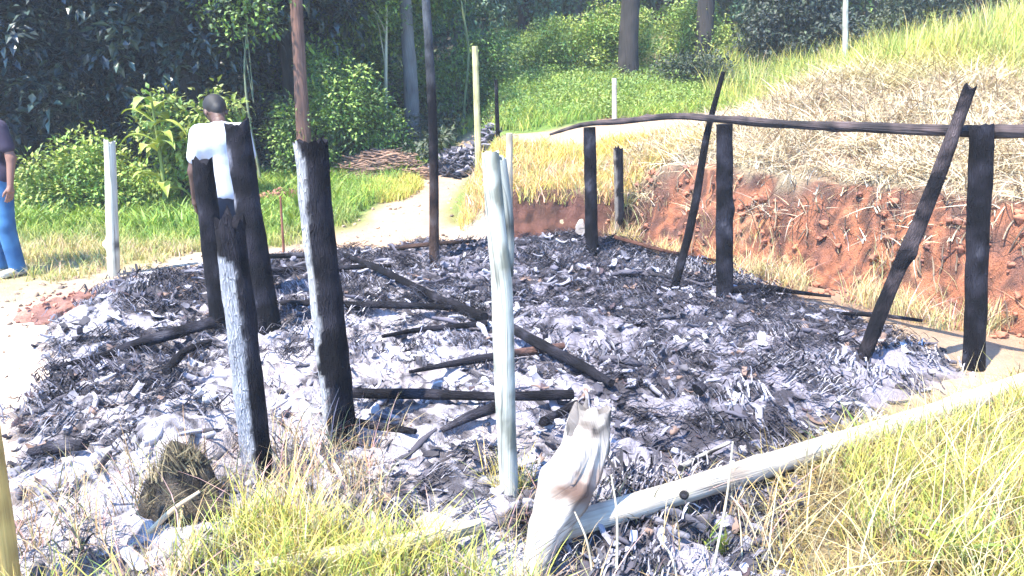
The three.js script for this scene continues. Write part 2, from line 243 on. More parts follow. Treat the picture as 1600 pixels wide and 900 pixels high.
// ------------------------------------------------------------ wood: posts, poles, logs
// a round limb along pts with radii; color(t, side, n, y) -> linear rgb, side = outward direction
function limb(pts, radii, { color, rough = 0.1, jag = 0, seg = 18, rows = 0, seed = 0, flat = 1, twist = 0, knots = [] } = {}) {
  const cv = new THREE.CatmullRomCurve3(pts.length > 1 ? pts : [pts[0], pts[0]], false, 'centripetal'), L = cv.getLength();
  rows = rows || clamp(Math.round(L / 0.03), 8, 120);
  const pos = [], uv = [], col = [], idx = [], ref = Math.abs(cv.getTangentAt(0.5).y) > 0.8 ? V(0, 0, -1) : V(0, 1, 0);
  const rad = (t) => { const f = t * (radii.length - 1), i = Math.min(radii.length - 2, Math.floor(f)); return lerp(radii[i], radii[i + 1], f - i); };
  const rings = [];
  for (let j = 0; j <= rows; j++) {
    const t = j / rows, c = cv.getPointAt(t), tg = cv.getTangentAt(t), a = V().crossVectors(tg, ref).normalize(), b = V().crossVectors(a, tg).normalize(), r0 = rad(t);
    const ring = [];
    for (let i = 0; i <= seg; i++) {
      const w = (i % seg) / seg * Math.PI * 2 + twist * t, ca = Math.cos(w), sa = Math.sin(w);
      const n = a.clone().multiplyScalar(ca).addScaledVector(b, sa * flat);
      let k = 1 + rough * (1.6 * fbm(ca * 1.2 + seed, sa * 1.2, t * L * 3.5, 3) + 0.9 * fbm(ca * 3 + seed, sa * 3, t * L * 2, 2));
      for (const [kt, kw, ks, ka] of knots) { const dw = Math.cos(w - kw); k += ka * Math.exp(-(((t - kt) * L / ks) ** 2)) * Math.max(0, dw) ** 3; }
      const p = c.clone().addScaledVector(n, r0 * k);
      if (jag && j > rows - 4) p.addScaledVector(tg, jag * (j - rows + 4) / 4 * (N3(ca * 2.2 + seed * 3, sa * 2.2, 5) * 1.6));
      pos.push(p.x, p.y, p.z); uv.push(i / seg * Math.PI * 2 * r0, t * L); ring.push(pos.length / 3 - 1);
      const nn = n.clone().normalize(); col.push(...color(t, nn, fbm(p.x * 6 + seed, p.y * 6, p.z * 6, 4), p));
    }
    rings.push(ring);
  }
  for (let j = 0; j < rows; j++) for (let i = 0; i < seg; i++) { const a = rings[j][i], b = rings[j][i + 1], c = rings[j + 1][i], d = rings[j + 1][i + 1]; idx.push(a, b, c, b, d, c); }
  for (const [j, s] of [[0, 1], [rows, -1]]) {
    const c = cv.getPointAt(j / rows), tg = cv.getTangentAt(j / rows), o = pos.length / 3;
    if (jag && j === rows) c.addScaledVector(tg, -jag * 0.5);
    for (let i = 0; i <= seg; i++) { const k = rings[j][i] * 3; pos.push(pos[k], pos[k + 1], pos[k + 2]); uv.push(uv[rings[j][i] * 2], uv[rings[j][i] * 2 + 1]); col.push(...color(j / rows, tg.clone().multiplyScalar(-s), 0, c)); }
    pos.push(c.x, c.y, c.z); uv.push(0, j / rows * L); col.push(...color(j / rows, tg.clone().multiplyScalar(-s), 0.2, c));
    for (let i = 0; i < seg; i++) s > 0 ? idx.push(o + i + 1, o + i, o + seg + 1) : idx.push(o + i, o + i + 1, o + seg + 1);
  }
  const g = new THREE.BufferGeometry(); g.setAttribute('position', new THREE.Float32BufferAttribute(pos, 3)); g.setAttribute('uv', new THREE.Float32BufferAttribute(uv, 2)); g.setAttribute('color', new THREE.Float32BufferAttribute(col, 3)); g.setIndex(idx); g.computeVertexNormals();
  { const n = g.attributes.normal; for (const ring of rings) { const a = ring[0], b = ring[seg], v = V(n.getX(a) + n.getX(b), n.getY(a) + n.getY(b), n.getZ(a) + n.getZ(b)).normalize(); n.setXYZ(a, v.x, v.y, v.z); n.setXYZ(b, v.x, v.y, v.z); } }
  return g;
}
const BLACK = [0.009, 0.008, 0.011], GREYCHAR = [0.05, 0.046, 0.06], WHITEASH = [0.56, 0.55, 0.57], WOODGREY = [0.5, 0.47, 0.42], WOODPALE = [0.62, 0.56, 0.46], BROWN = [0.15, 0.085, 0.06];
const burnt = (grey = 0.35) => (t, n, k) => mix3(mix3(BLACK, GREYCHAR, clamp(grey - 0.1 + k * 2.6)), [0.15, 0.14, 0.16], 0.5 * sstep(0.3, 0.36, k));
// burnt on one side, bleached on the other
const halfBurnt = (dir, edge, pale = WHITEASH, top = 1) => (t, n, k) => { const s = n.dot(dir) + k * 0.9 + (top < 1 && t > top ? -3 * (t - top) / (1 - top) : 0); return mix3(mix3(BLACK, GREYCHAR, clamp(0.25 + k * 2)), mix3(pale, [pale[0] * 0.55, pale[1] * 0.55, pale[2] * 0.6], clamp(k * 2.2)), sstep(edge - 0.07, edge + 0.12, s)); };
const pale = (c = WOODPALE) => (t, n, k) => mix3(c, [c[0] * 0.55, c[1] * 0.52, c[2] * 0.5], clamp(0.15 + k * 2));
const LEFT = V(-1, 0, 0.25).normalize();
// an upright from its foot to its top, both as seen; z of the top relative to the foot
function upright(name, label, category, foot, top, r, mat, opts, group, dz = 0, sink = 0.12) {
  const a = hit(foot[0], foot[1]), b = atZ(top[0], top[1], a.z + dz), d = b.clone().sub(a).normalize();
  const lo = a.clone().addScaledVector(d, -sink), mid = lo.clone().lerp(b, 0.5); const L = lo.distanceTo(b);
  if (opts.bend) mid.x += opts.bend * L;
  return { mesh: single(name, limb([lo, mid, b], r, opts), mat, label, category, a, group), a, b };
}
const POSTS = 'burnt posts still standing';
const postA = upright('charred_post', 'half bleached burnt post with peeled pale side, nearest the ashy stump', 'post', [404, 738], [358, 342], [0.064, 0.066, 0.064], M.char, { color: halfBurnt(V(-1, 0, 0.35).normalize(), 0.12, [0.5, 0.5, 0.53], 0.85), rough: 0.2, jag: 0.07, seed: 1, seg: 26, rows: 70 }, POSTS);
upright('charred_post', 'short black post standing behind the half bleached one, beside the man in white', 'post', [346, 515], [316, 250], [0.075, 0.072, 0.07], M.char, { color: burnt(0.25), rough: 0.14, jag: 0.05, seed: 2, seg: 22 }, POSTS);
upright('charred_post', 'tall black post in front of the white shirted man', 'post', [420, 519], [369, 194], [0.088, 0.085, 0.082], M.char, { color: halfBurnt(V(-1, 0, 0.4).normalize(), 1.05, [0.4, 0.4, 0.45]), rough: 0.18, jag: 0.035, seed: 3, seg: 22 }, POSTS);
upright('charred_post', 'thick black post with a white ashen edge down one side', 'post', [534, 692], [484, 221], [0.08, 0.078, 0.076], M.char, { color: halfBurnt(V(-1, 0, 0.25).normalize(), 0.74, [0.66, 0.64, 0.62]), rough: 0.18, jag: 0.035, seed: 4, seg: 26, rows: 80, flat: 0.9 }, POSTS);
upright('charred_post', 'slim black post under the thin end of the long beam', 'post', [925, 392], [921, 199], [0.066, 0.062, 0.06], M.char, { color: burnt(0.2), rough: 0.12, seed: 5 }, POSTS);
upright('charred_post', 'short burnt post with pale edge standing against the red bank', 'post', [968, 372], [966, 231], [0.058, 0.056, 0.054], M.char, { color: halfBurnt(V(-1, 0, 0.3).normalize(), 0.7, [0.35, 0.3, 0.25]), rough: 0.14, jag: 0.04, seed: 6 }, POSTS);
const postP2 = upright('charred_post', 'black post under the middle of the long beam, beside a leaning stick', 'post', [1132, 461], [1132, 194], [0.068, 0.066, 0.064], M.char, { color: burnt(0.4), rough: 0.13, seed: 7, knots: [[0.55, 3, 0.05, 0.3]] }, POSTS);
const postP1 = upright('charred_post', 'thickest black post under the heavy end of the long beam', 'post', [1521, 577], [1534, 196], [0.062, 0.064, 0.066], M.char, { color: burnt(0.3), rough: 0.18, jag: 0.015, seed: 8, seg: 24 }, POSTS);
{ // the pale split pole in the middle
  const a = hit(796, 772), b = atZ(766, 236, a.z), d = b.clone().sub(a).normalize(), lo = a.clone().addScaledVector(d, -0.1);
  const t = thing('split_pole', 'pale barkless pole with a split top standing amid the ash', 'pole', a);
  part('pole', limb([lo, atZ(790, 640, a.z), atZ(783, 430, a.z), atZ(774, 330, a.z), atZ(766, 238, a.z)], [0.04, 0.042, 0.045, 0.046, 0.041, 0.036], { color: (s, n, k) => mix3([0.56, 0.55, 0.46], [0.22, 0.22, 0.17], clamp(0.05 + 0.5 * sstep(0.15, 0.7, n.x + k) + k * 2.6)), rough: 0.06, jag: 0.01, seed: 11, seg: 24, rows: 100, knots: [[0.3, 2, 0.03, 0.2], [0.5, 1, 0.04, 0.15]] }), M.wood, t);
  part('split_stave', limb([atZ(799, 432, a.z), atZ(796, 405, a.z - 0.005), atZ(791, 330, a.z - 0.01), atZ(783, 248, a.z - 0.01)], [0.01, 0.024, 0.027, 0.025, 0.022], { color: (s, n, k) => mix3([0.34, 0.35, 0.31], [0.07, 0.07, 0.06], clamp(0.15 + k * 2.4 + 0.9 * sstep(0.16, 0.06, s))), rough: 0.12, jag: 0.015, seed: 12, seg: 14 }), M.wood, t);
}
const tall = upright('charred_pole', 'tall slim blackened pole leaning up past the trees at the back edge', 'pole', [678, 410], [661, -70], [0.05, 0.046, 0.043, 0.036], M.char, { color: (t, n, k) => mix3(mix3(BLACK, BROWN, clamp(sstep(0.5, 0.1, t) * 0.7 + k)), [0.16, 0.17, 0.18], clamp(sstep(0.5, 0.9, t) * 0.8 + k)), rough: 0.1, seed: 13, bend: 0.012 });
upright('weathered_pole', 'thin yellow lit pole rising behind the split pole', 'pole', [748, 262], [742, 72], [0.046, 0.042, 0.04], M.wood, { color: pale([0.66, 0.6, 0.28]), rough: 0.07, seed: 14 });
upright('thin_stake', 'thin dark stake beside the yellow lit pole', 'stake', [778, 222], [775, 124], [0.03, 0.03, 0.022], M.char, { color: burnt(0.2), rough: 0.12, seed: 15 });
upright('thin_post', 'thin pale post at the back edge of the ash just beyond the split pole', 'post', [796, 376], [796, 208], [0.036, 0.036, 0.034], M.wood, { color: pale([0.62, 0.5, 0.34]), rough: 0.08, seed: 16 });
upright('fence_post', 'small pale fence post above the sandy shelf', 'post', [960, 190], [960, 122], [0.04, 0.038, 0.036], M.wood, { color: pale(), rough: 0.08, seed: 17 });
upright('fence_post', 'white fence post with a dark knot standing in the meadow', 'post', [178, 430], [171, 220], [0.058, 0.056, 0.05], M.wood, { color: (t, n, k) => mix3(mix3([0.62, 0.6, 0.48], [0.4, 0.38, 0.28], clamp(0.1 + k * 1.6)), BLACK, 0.9 * Math.exp(-(((t - 0.3) / 0.035) ** 2)) * sstep(0.1, 0.5, n.x + k)), rough: 0.1, jag: 0.04, seed: 18, knots: [[0.3, 0, 0.04, 0.9]] });
upright('thin_stake', 'thin rusty red stake in the dirt at the edge of the meadow', 'stake', [444, 402], [438, 306], [0.014, 0.013, 0.01], M.wood, { color: pale([0.32, 0.12, 0.07]), rough: 0.15, seed: 19, rows: 30 });
upright('weathered_pole', 'slim pale pole high on the grassy hillside', 'pole', [1320, 114], [1322, -60], [0.05, 0.048, 0.044], M.wood, { color: pale([0.55, 0.56, 0.44]), rough: 0.07, seed: 20 });
upright('fence_post', 'yellowish near post leaning at the very edge of the picture', 'post', [12, 935], [-52, 470], [0.05, 0.05, 0.046], M.wood, { color: pale([0.7, 0.48, 0.16]), rough: 0.08, seed: 21 });
// leaning sticks and the beam
{
  const a = hit(1053, 451), b = atZ(1130, 112, a.z - 0.15);
  single('leaning_stick', limb([a.clone().addScaledVector(b.clone().sub(a).normalize(), -0.06), a.clone().lerp(b, 0.35).add(V(0.02, 0, 0)), a.clone().lerp(b, 0.7).add(V(-0.015, 0, 0)), b], [0.036, 0.036, 0.032, 0.028, 0.018], { color: burnt(0.15), rough: 0.14, seed: 22, seg: 14 }), M.char, 'slender black stick leaning against the middle of the long beam', 'stick', a);
  const c = hit(1350, 556), d = atZ(1516, 136, c.z - 0.1);
  single('leaning_stick', limb([c.clone().addScaledVector(d.clone().sub(c).normalize(), -0.06), c.clone().lerp(d, 0.3), c.clone().lerp(d, 0.55).add(V(0.02, 0, 0)), d], [0.045, 0.046, 0.05, 0.042, 0.036], { color: (t, n, k) => mix3(BLACK, [0.16, 0.12, 0.12], clamp(0.25 + k * 2)), rough: 0.2, seed: 23, seg: 16, jag: 0.04, knots: [[0.42, 4.5, 0.05, 0.7], [0.72, 1.5, 0.03, 0.4]] }), M.char, 'thick knotty black stick leaning beside the thickest post', 'stick', c);
  const P3 = hit(925, 392), P1 = postP1.a;
  const pts = [[864, 212], [895, 202], [921, 196], [985, 191], [1058, 184], [1132, 189], [1180, 193], [1240, 197], [1320, 201], [1400, 204], [1480, 207], [1534, 209], [1640, 208]].map(([u, v]) => atPlane(u, v, P3, P1).add(V(-0.03, 0.015, 0.04)));
  single('long_beam', limb(pts, [0.012, 0.022, 0.027, 0.029, 0.028, 0.031, 0.032, 0.035, 0.037, 0.042], { color: (t, n, k) => mix3([0.025, 0.018, 0.018], [0.11, 0.075, 0.07], clamp(0.2 + k * 2.4)), rough: 0.24, seed: 24, seg: 16, rows: 130, knots: [[0.3, 1.5, 0.04, 0.5], [0.52, 1, 0.03, 0.4], [0.7, 4, 0.04, 0.5]] }), M.bark, 'long crooked charred beam lying across the tops of the posts', 'beam', pts[5]);
}
// logs and sticks on the ash
function lying(name, label, px, r, color, opts = {}, mat = M.char, lift = 0.5, group) {
  const raw = px.map(([u, v]) => hit(u, v)), pts = raw.map((p, i) => p.clone().setY(surf(p.x, -p.z) + (lift + 0.3) * r[Math.min(i, r.length - 1)] + 0.03));
  const g = limb(pts, r.map((q) => q * 0.82), { color, rough: 0.24, seg: 14, seed: px[0][0] * 0.013, ...opts });
  return single(name, g, mat, label, opts.category || 'log', pts[0], group);
}
const LB = burnt(0.18);
lying('charred_log', 'straight black log farthest back, between the tall post and the thick one', [[408, 412], [450, 411], [500, 409]], [0.032, 0.034, 0.03], LB, {}, M.char, 1);
lying('charred_log', 'black log lying just in front of the farthest straight log', [[410, 433], [450, 432], [530, 429], [612, 424]], [0.034, 0.034, 0.03, 0.022], LB, {}, M.char, 0.8);
lying('charred_log', 'long black log slanting across the ash toward the split pole', [[532, 405], [600, 437], [680, 480], [757, 514]], [0.026, 0.036, 0.042, 0.044], LB, {}, M.char, 1.0);
lying('charred_log', 'broken lower half of the slanting log beyond the split pole', [[800, 532], [860, 566], [905, 588], [955, 614]], [0.045, 0.044, 0.04, 0.026], LB, {}, M.char, 0.9);
lying('charred_log', 'black log pointing level from the thick post to the slanting log', [[440, 484], [552, 488], [620, 490], [705, 493]], [0.026, 0.03, 0.034, 0.028], LB, {}, M.char, 0.8);
lying('charred_log', 'thin black branch with a forked end below the slanting log', [[598, 536], [650, 528], [760, 518]], [0.016, 0.024, 0.028], LB, {}, M.char, 0.8);
lying('charred_log', 'burnt log crossing behind the split pole with a reddish end', [[640, 592], [700, 584], [770, 573], [880, 554]], [0.014, 0.03, 0.034, 0.03], (t, n, k) => mix3(mix3(BLACK, GREYCHAR, clamp(0.2 + k)), [0.24, 0.13, 0.1], sstep(0.62, 0.75, t + k * 0.3) * 0.8), {}, M.char, 0.7);
lying('charred_log', 'nearest long black log lying level across the pale ash', [[553, 632], [660, 634], [770, 636], [895, 634]], [0.034, 0.036, 0.03, 0.034], LB, {}, M.char, 0.8);
lying('charred_log', 'short black stick by the foot of the thick post', [[555, 676], [600, 683], [650, 688]], [0.026, 0.026, 0.016], LB, {}, M.char, 0.8);
lying('charred_log', 'short black log ending at the foot of the split pole', [[690, 686], [730, 672], [778, 654]], [0.016, 0.034, 0.036], LB, {}, M.char, 0.8);
lying('charred_log', 'stubby black piece between split pole and broken stump', [[848, 678], [880, 660], [900, 646]], [0.03, 0.034, 0.026], LB, {}, M.char, 0.8);
lying('charred_log', 'long black log running from pale earth to the short black post', [[80, 588], [150, 573], [235, 548], [335, 520]], [0.022, 0.03, 0.05, 0.05], LB, {}, M.char, 0.6);
lying('charred_log', 'thin black stick lying along the back edge beside the pole', [[590, 400], [650, 394], [745, 384]], [0.02, 0.03, 0.02], (t, n, k) => mix3(BLACK, BROWN, clamp(0.3 + k)), {}, M.char, 0.9);
lying('charred_log', 'black stick at the foot of the post under the middle of the beam', [[1140, 466], [1200, 463], [1250, 468], [1298, 471]], [0.034, 0.036, 0.026, 0.014], LB, {}, M.char, 0.9);
lying('charred_log', 'thin black stick crossing the foot of the knotty leaning stick', [[1315, 500], [1380, 506], [1440, 511]], [0.014, 0.024, 0.014], LB, {}, M.char, 1.2);
lying('charred_log', 'reddish brown stick along the ash edge behind the slender stick', [[960, 380], [1040, 402], [1125, 416]], [0.026, 0.024, 0.016], (t, n, k) => mix3([0.2, 0.09, 0.06], BLACK, clamp(0.4 + k)), {}, M.char, 1.0);
lying('charred_log', 'dark crumbling log on pale ash near the yellowish post', [[50, 722], [95, 715], [135, 712]], [0.028, 0.036, 0.03], burnt(0.6), {}, M.char, 0.5);
lying('charred_log', 'short forked branch lying over the middle of the long pale log', [[1062, 756], [1100, 732], [1138, 708]], [0.018, 0.017, 0.01], (t, n, k) => mix3([0.5, 0.45, 0.38], BLACK, sstep(-0.1, 0.2, k - 0.5 * n.y + 0.3)), {}, M.wood, 2.2);
lying('charred_log', 'upright black knob of wood amid the grey litter', [[1088, 640], [1096, 628]], [0.05, 0.04], LB, { rough: 0.3 }, M.char, 1.4);
lying('charred_log', 'burnt forked stick rising from ash near the bleached post', [[262, 600], [290, 570], [330, 545]], [0.03, 0.032, 0.016], LB, {}, M.char, 1.4);
lying('pale_stone', 'small pale stone at the foot of the slim black post', [[906, 372], [908, 356]], [0.07, 0.045], pale([0.5, 0.42, 0.36]), { category: 'stone', rough: 0.3 }, M.wood, 0.6);

// the felled pale log in front, its stump and the second log
{
  const lp = [[850, 836], [880, 824], [1040, 776], [1230, 717], [1420, 658], [1600, 598], [1760, 548]].map(([u, v]) => { const g = hit(u, v + 26); const p = atZ(u, v, g.z); p.y = Math.max(p.y, g.y + 0.05); return p; }), A = lp[0];
  const t = thing('fallen_log', 'long smooth pale log slanting over the ash and grass', 'log', A);
  part('trunk', limb(lp, [0.05, 0.055, 0.053, 0.055, 0.052], { color: (s, n, k) => mix3([0.5, 0.45, 0.37], [0.28, 0.22, 0.17], clamp(-0.05 + k * 2.2)), rough: 0.08, seed: 31, seg: 22, rows: 120, knots: [[0.27, 1.2, 0.04, 0.3], [0.6, 2, 0.05, 0.15]] }), M.wood, t);
  const k = atZ(1066, 766, lp[2].z).add(V(0, 0, 0.04));
  part('knot', limb([k, k.clone().add(V(-0.002, 0.004, 0.01))], [0.02, 0.012], { color: burnt(0.3), rows: 8, seg: 10 }), M.wood, t);
}
{
  const a = hit(838, 888), t = thing('broken_stump', 'bleached broken stump leaning at the end of the long pale log', 'stump', a);
  const z = a.z;
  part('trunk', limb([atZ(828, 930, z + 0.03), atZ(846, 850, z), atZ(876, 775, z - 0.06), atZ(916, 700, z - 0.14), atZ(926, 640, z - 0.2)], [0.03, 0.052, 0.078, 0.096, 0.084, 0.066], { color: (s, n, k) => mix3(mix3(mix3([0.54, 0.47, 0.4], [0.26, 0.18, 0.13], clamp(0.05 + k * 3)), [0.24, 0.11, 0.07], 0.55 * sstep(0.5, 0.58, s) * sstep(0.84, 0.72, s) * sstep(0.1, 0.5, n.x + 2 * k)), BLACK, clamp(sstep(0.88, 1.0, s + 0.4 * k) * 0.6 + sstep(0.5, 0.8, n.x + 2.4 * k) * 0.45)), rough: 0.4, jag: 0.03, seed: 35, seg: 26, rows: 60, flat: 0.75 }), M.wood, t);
  [[896, 664, 900, 628, 0.02], [912, 660, 917, 622, -0.02], [930, 664, 934, 640, 0.0], [942, 690, 950, 660, 0.02]].forEach(([u0, v0, u1, v1, dz], i) => part('splinter', limb([atZ(u0, v0 + 20, z - 0.16 + dz), atZ((u0 + u1) / 2, (v0 + v1) / 2, z - 0.18 + dz), atZ(u1, v1, z - 0.2 + dz)], [0.026, 0.03, 0.016, 0.004], { color: (s, n, k) => mix3([0.2, 0.17, 0.15], [0.03, 0.025, 0.025], clamp(0.3 + k * 3)), rough: 0.4, seed: 36 + i, seg: 12, flat: 0.5 }), M.wood, t));
}
lying('fallen_log', 'short pale log half hidden in the near grass', [[400, 905], [520, 888], [620, 870], [755, 838]], [0.03, 0.04, 0.044, 0.034], pale([0.6, 0.52, 0.36]), { rough: 0.25 }, M.wood, 0.3);
{ const a = hit(232, 832), b = atZ(312, 768, a.z - 0.05); single('dry_stem', limb([a, a.clone().lerp(b, 0.5).add(V(0, 0.012, 0)), b], [0.011, 0.012, 0.006], { color: pale([0.66, 0.52, 0.34]), seg: 8 }), M.straw, 'single pale dry stem bent over the charred hump', 'stem', a); }

// ------------------------------------------------------------ small stuff scattered in great number
function inst(name, g, m, list, parent, kind = 'stuff') { const o = shadow(new THREE.InstancedMesh(g, m, list.length)); o.name = parent ? name : numbered(name); const c = new THREE.Color(); list.forEach((e, i) => { o.setMatrixAt(i, e.m); o.setColorAt(i, c.setRGB(...e.c)); }); if (kind) o.userData.kind = kind; (parent || scene).add(o); return o; }
function soup(out) { const g = new THREE.BufferGeometry(); g.setAttribute('position', new THREE.Float32BufferAttribute(out.pos, 3)); g.setAttribute('color', new THREE.Float32BufferAttribute(out.col, 3)); g.computeVertexNormals(); return g; }
function tuft(n, H, W, R, lean, seed, tints, curl = 1) {
  setSeed(seed); const out = { pos: [], col: [] };
  for (let i = 0; i < n; i++) {
    const a = rr(0, 6.28), r = R * Math.sqrt(rnd()), bx = Math.cos(a) * r, bz = Math.sin(a) * r, az = rr(0, 6.28), h = H * rr(0.45, 1.1), ln = lean * rr(0.2, 1.3) * h, w = W * rr(0.6, 1.3), S = 4, pr = [], c = tints[Math.floor(rnd() * tints.length)], k = rr(0.75, 1.2), face = az + rr(0.6, 2.4);
    for (let s = 0; s <= S; s++) { const t = s / S, o = ln * Math.pow(t, 1.8) * curl, y = h * (t - 0.25 * lean * t * t * curl), q = w * 0.5 * (1 - Math.pow(t, 1.6)); const cx = bx + Math.cos(az) * o, cz = bz + Math.sin(az) * o; pr.push([V(cx - Math.cos(face) * q, y, cz - Math.sin(face) * q), V(cx + Math.cos(face) * q, y, cz + Math.sin(face) * q)]); }
    for (let s = 0; s < S; s++) { const [A, B] = pr[s], [C, Dd] = pr[s + 1]; for (const p of s < S - 1 ? [A, B, C, B, Dd, C] : [A, B, C]) { out.pos.push(p.x, p.y, p.z); out.col.push(c[0] * k, c[1] * k, c[2] * k); } }
  }
  return soup(out);
}
const mat4 = (p, e, s) => new THREE.Matrix4().compose(p, new THREE.Quaternion().setFromEuler(e), s.isVector3 ? s : V(s, s, s));
const E3 = (x, y, z) => new THREE.Euler(x, y, z, 'YXZ');
function stickGeo(bendy, r, seed) { setSeed(seed); return limb([V(-0.5, 0, 0), V(-0.15, rr(-1, 1) * bendy, rr(-1, 1) * bendy), V(0.2, rr(-1, 1) * bendy, rr(-1, 1) * bendy), V(0.5, 0, 0)], [r * 0.7, r, r, r * 0.5], { color: () => [1, 1, 1], rough: 0.3, seg: 5, rows: 6, seed }); }
function flakeGeo(seed) { setSeed(seed); const g = new THREE.BoxGeometry(1, 0.09, 0.5, 5, 1, 3), p = g.attributes.position; const k = rr(0.5, 1.3), q = rr(-0.5, 0.5); for (let i = 0; i < p.count; i++) { const x = p.getX(i), z = p.getZ(i), e = 1 + 0.35 * N3(x * 4 + seed, z * 4, 1); p.setXYZ(i, x * e, p.getY(i) + k * x * x - q * z * x + 0.14 * N3(x * 5, z * 5, seed), z * e * (1 + 0.3 * N3(x * 3, seed, 2))); } g.computeVertexNormals(); return paint(g, () => [1, 1, 1]); }
function chunkGeo(seed) { const g = mergeVertices(new THREE.IcosahedronGeometry(0.5, 2).deleteAttribute('uv').deleteAttribute('normal')), p = g.attributes.position; for (let i = 0; i < p.count; i++) { const x = p.getX(i), y = p.getY(i), z = p.getZ(i), k = 1 + 0.7 * N3(x * 3 + seed * 2, y * 3, z * 3); p.setXYZ(i, x * k * 1.3, y * k * 0.7, z * k); } g.computeVertexNormals(); return paint(g, () => [1, 1, 1]); }
const debrisTone = (c) => { const r = rnd(); return c > 0.35 ? (r < 0.5 ? mix3([0.02, 0.017, 0.022], [0.11, 0.1, 0.125], rnd()) : r < 0.88 ? mix3([0.07, 0.066, 0.08], [0.34, 0.325, 0.37], rnd()) : r < 0.94 ? [0.07, 0.045, 0.05] : [0.2, 0.13, 0.1]) : (r < 0.22 ? mix3([0.025, 0.022, 0.026], [0.1, 0.09, 0.1], rnd()) : mix3([0.24, 0.225, 0.25], [0.48, 0.455, 0.46], rnd())); };
{
  setSeed(77);
  const buckets = { s: [[], [], []], f: [[], [], [], []], c: [[], [], []] };
  for (let n = 0; n < 60000; n++) {
    const D = 2.5 + 7.1 * Math.pow(rnd(), 1.15), x = rr(-4.2, 3.5), e = ashIn(x, D); if (e < 0.06 + 0.12 * rnd()) continue;
    const c = charAt(x, D); if (rnd() > 0.04 + 0.22 * clamp(c + 0.1)) continue;
    const y = surf(x, D), k = rnd(), ang = rr(0, 6.28) * 0.5 + (rnd() < 0.6 ? rr(-0.5, 0.5) : 0);
    const col = debrisTone(c + rr(-0.2, 0.2));
    if (k < 0.36) { const L = 0.04 + 0.26 * Math.pow(rnd(), 3.2); buckets.s[n % 3].push({ m: mat4(V(x, y + 0.008, -D), E3(rr(-0.3, 0.3), ang, rr(-0.35, 0.35)), V(L, L * rr(0.5, 1.3) * 0.9, L * rr(0.5, 1.3) * 0.9)), c: col }); }
    else if (k < 0.74) { const L = 0.03 + 0.10 * Math.pow(rnd(), 2.4); buckets.f[n % 4].push({ m: mat4(V(x, y + 0.006, -D), E3(rr(-0.6, 0.6), rr(0, 6.28), rr(-0.6, 0.6)), V(L, L * rr(0.5, 1.1), L * rr(0.6, 1.1))), c: col }); }
    else { const L = 0.012 + 0.05 * Math.pow(rnd(), 2.4); buckets.c[n % 3].push({ m: mat4(V(x, y + L * 0.15, -D), E3(rr(0, 6), rr(0, 6), rr(0, 6)), L), c: col }); }
  }
  buckets.s.forEach((l, i) => inst('charred_twig_litter', stickGeo(0.12, 0.06 + 0.02 * i, 100 + i), M.debris, l));
  buckets.f.forEach((l, i) => inst('burnt_flake_litter', flakeGeo(110 + i), M.debris, l));
  buckets.c.forEach((l, i) => inst('cinder_litter', chunkGeo(120 + i), M.debris, l));
}
{ // strands of burnt thatch lying in swirls
  const g = [1, 2, 3].map((k) => { setSeed(600 + k); const out = { pos: [], col: [] }; for (let i = 0; i < 16; i++) { const z0 = rr(-0.07, 0.07), L = rr(0.04, 0.15), b = rr(-0.04, 0.04), w = rr(0.002, 0.0045), t = rr(0.4, 1.7), y0 = rr(0, 0.035), x0 = rr(-0.12, 0.12), S = 5, P = (q, e) => V(x0 + (q - 0.5) * L, y0 + 0.02 * Math.sin(q * 5 + i) , z0 + b * (q - 0.5) * 2 * q + e * w); for (let q = 0; q < S; q++) { const A = P(q / S, -1), B = P(q / S, 1), C = P((q + 1) / S, -1), Dd = P((q + 1) / S, 1); B.y += w; Dd.y += w; for (const p of [A, B, C, B, Dd, C]) { out.pos.push(p.x, p.y, p.z); out.col.push(t, t, t); } } } return soup(out); });
  setSeed(78); const l = [[], [], []];
  for (let n = 0; n < 9000; n++) { const D = 2.5 + 7.1 * Math.pow(rnd(), 1.1), x = rr(-4.2, 3.4), e = ashIn(x, D); if (e < 0.15) continue; const c = charAt(x, D); if (rnd() > 0.08 + 0.6 * clamp(c)) continue; const swirl = 2.2 * fbm(x * 0.8, D * 0.8, 300, 2) * 2, a = swirl + rr(-0.5, 0.5); const k = rnd(); l[n % 3].push({ m: mat4(V(x, surf(x, D) + 0.004, -D), E3(rr(-0.1, 0.1), a, rr(-0.08, 0.08)), rr(0.6, 1.5)), c: k < 0.4 ? mix3([0.016, 0.014, 0.018], [0.08, 0.072, 0.09], rnd()) : k < 0.85 ? mix3([0.09, 0.085, 0.1], [0.3, 0.285, 0.32], rnd()) : [0.33, 0.31, 0.33] }); }
  l.forEach((q, i) => inst('burnt_thatch_litter', g[i], M.debris, q));
}
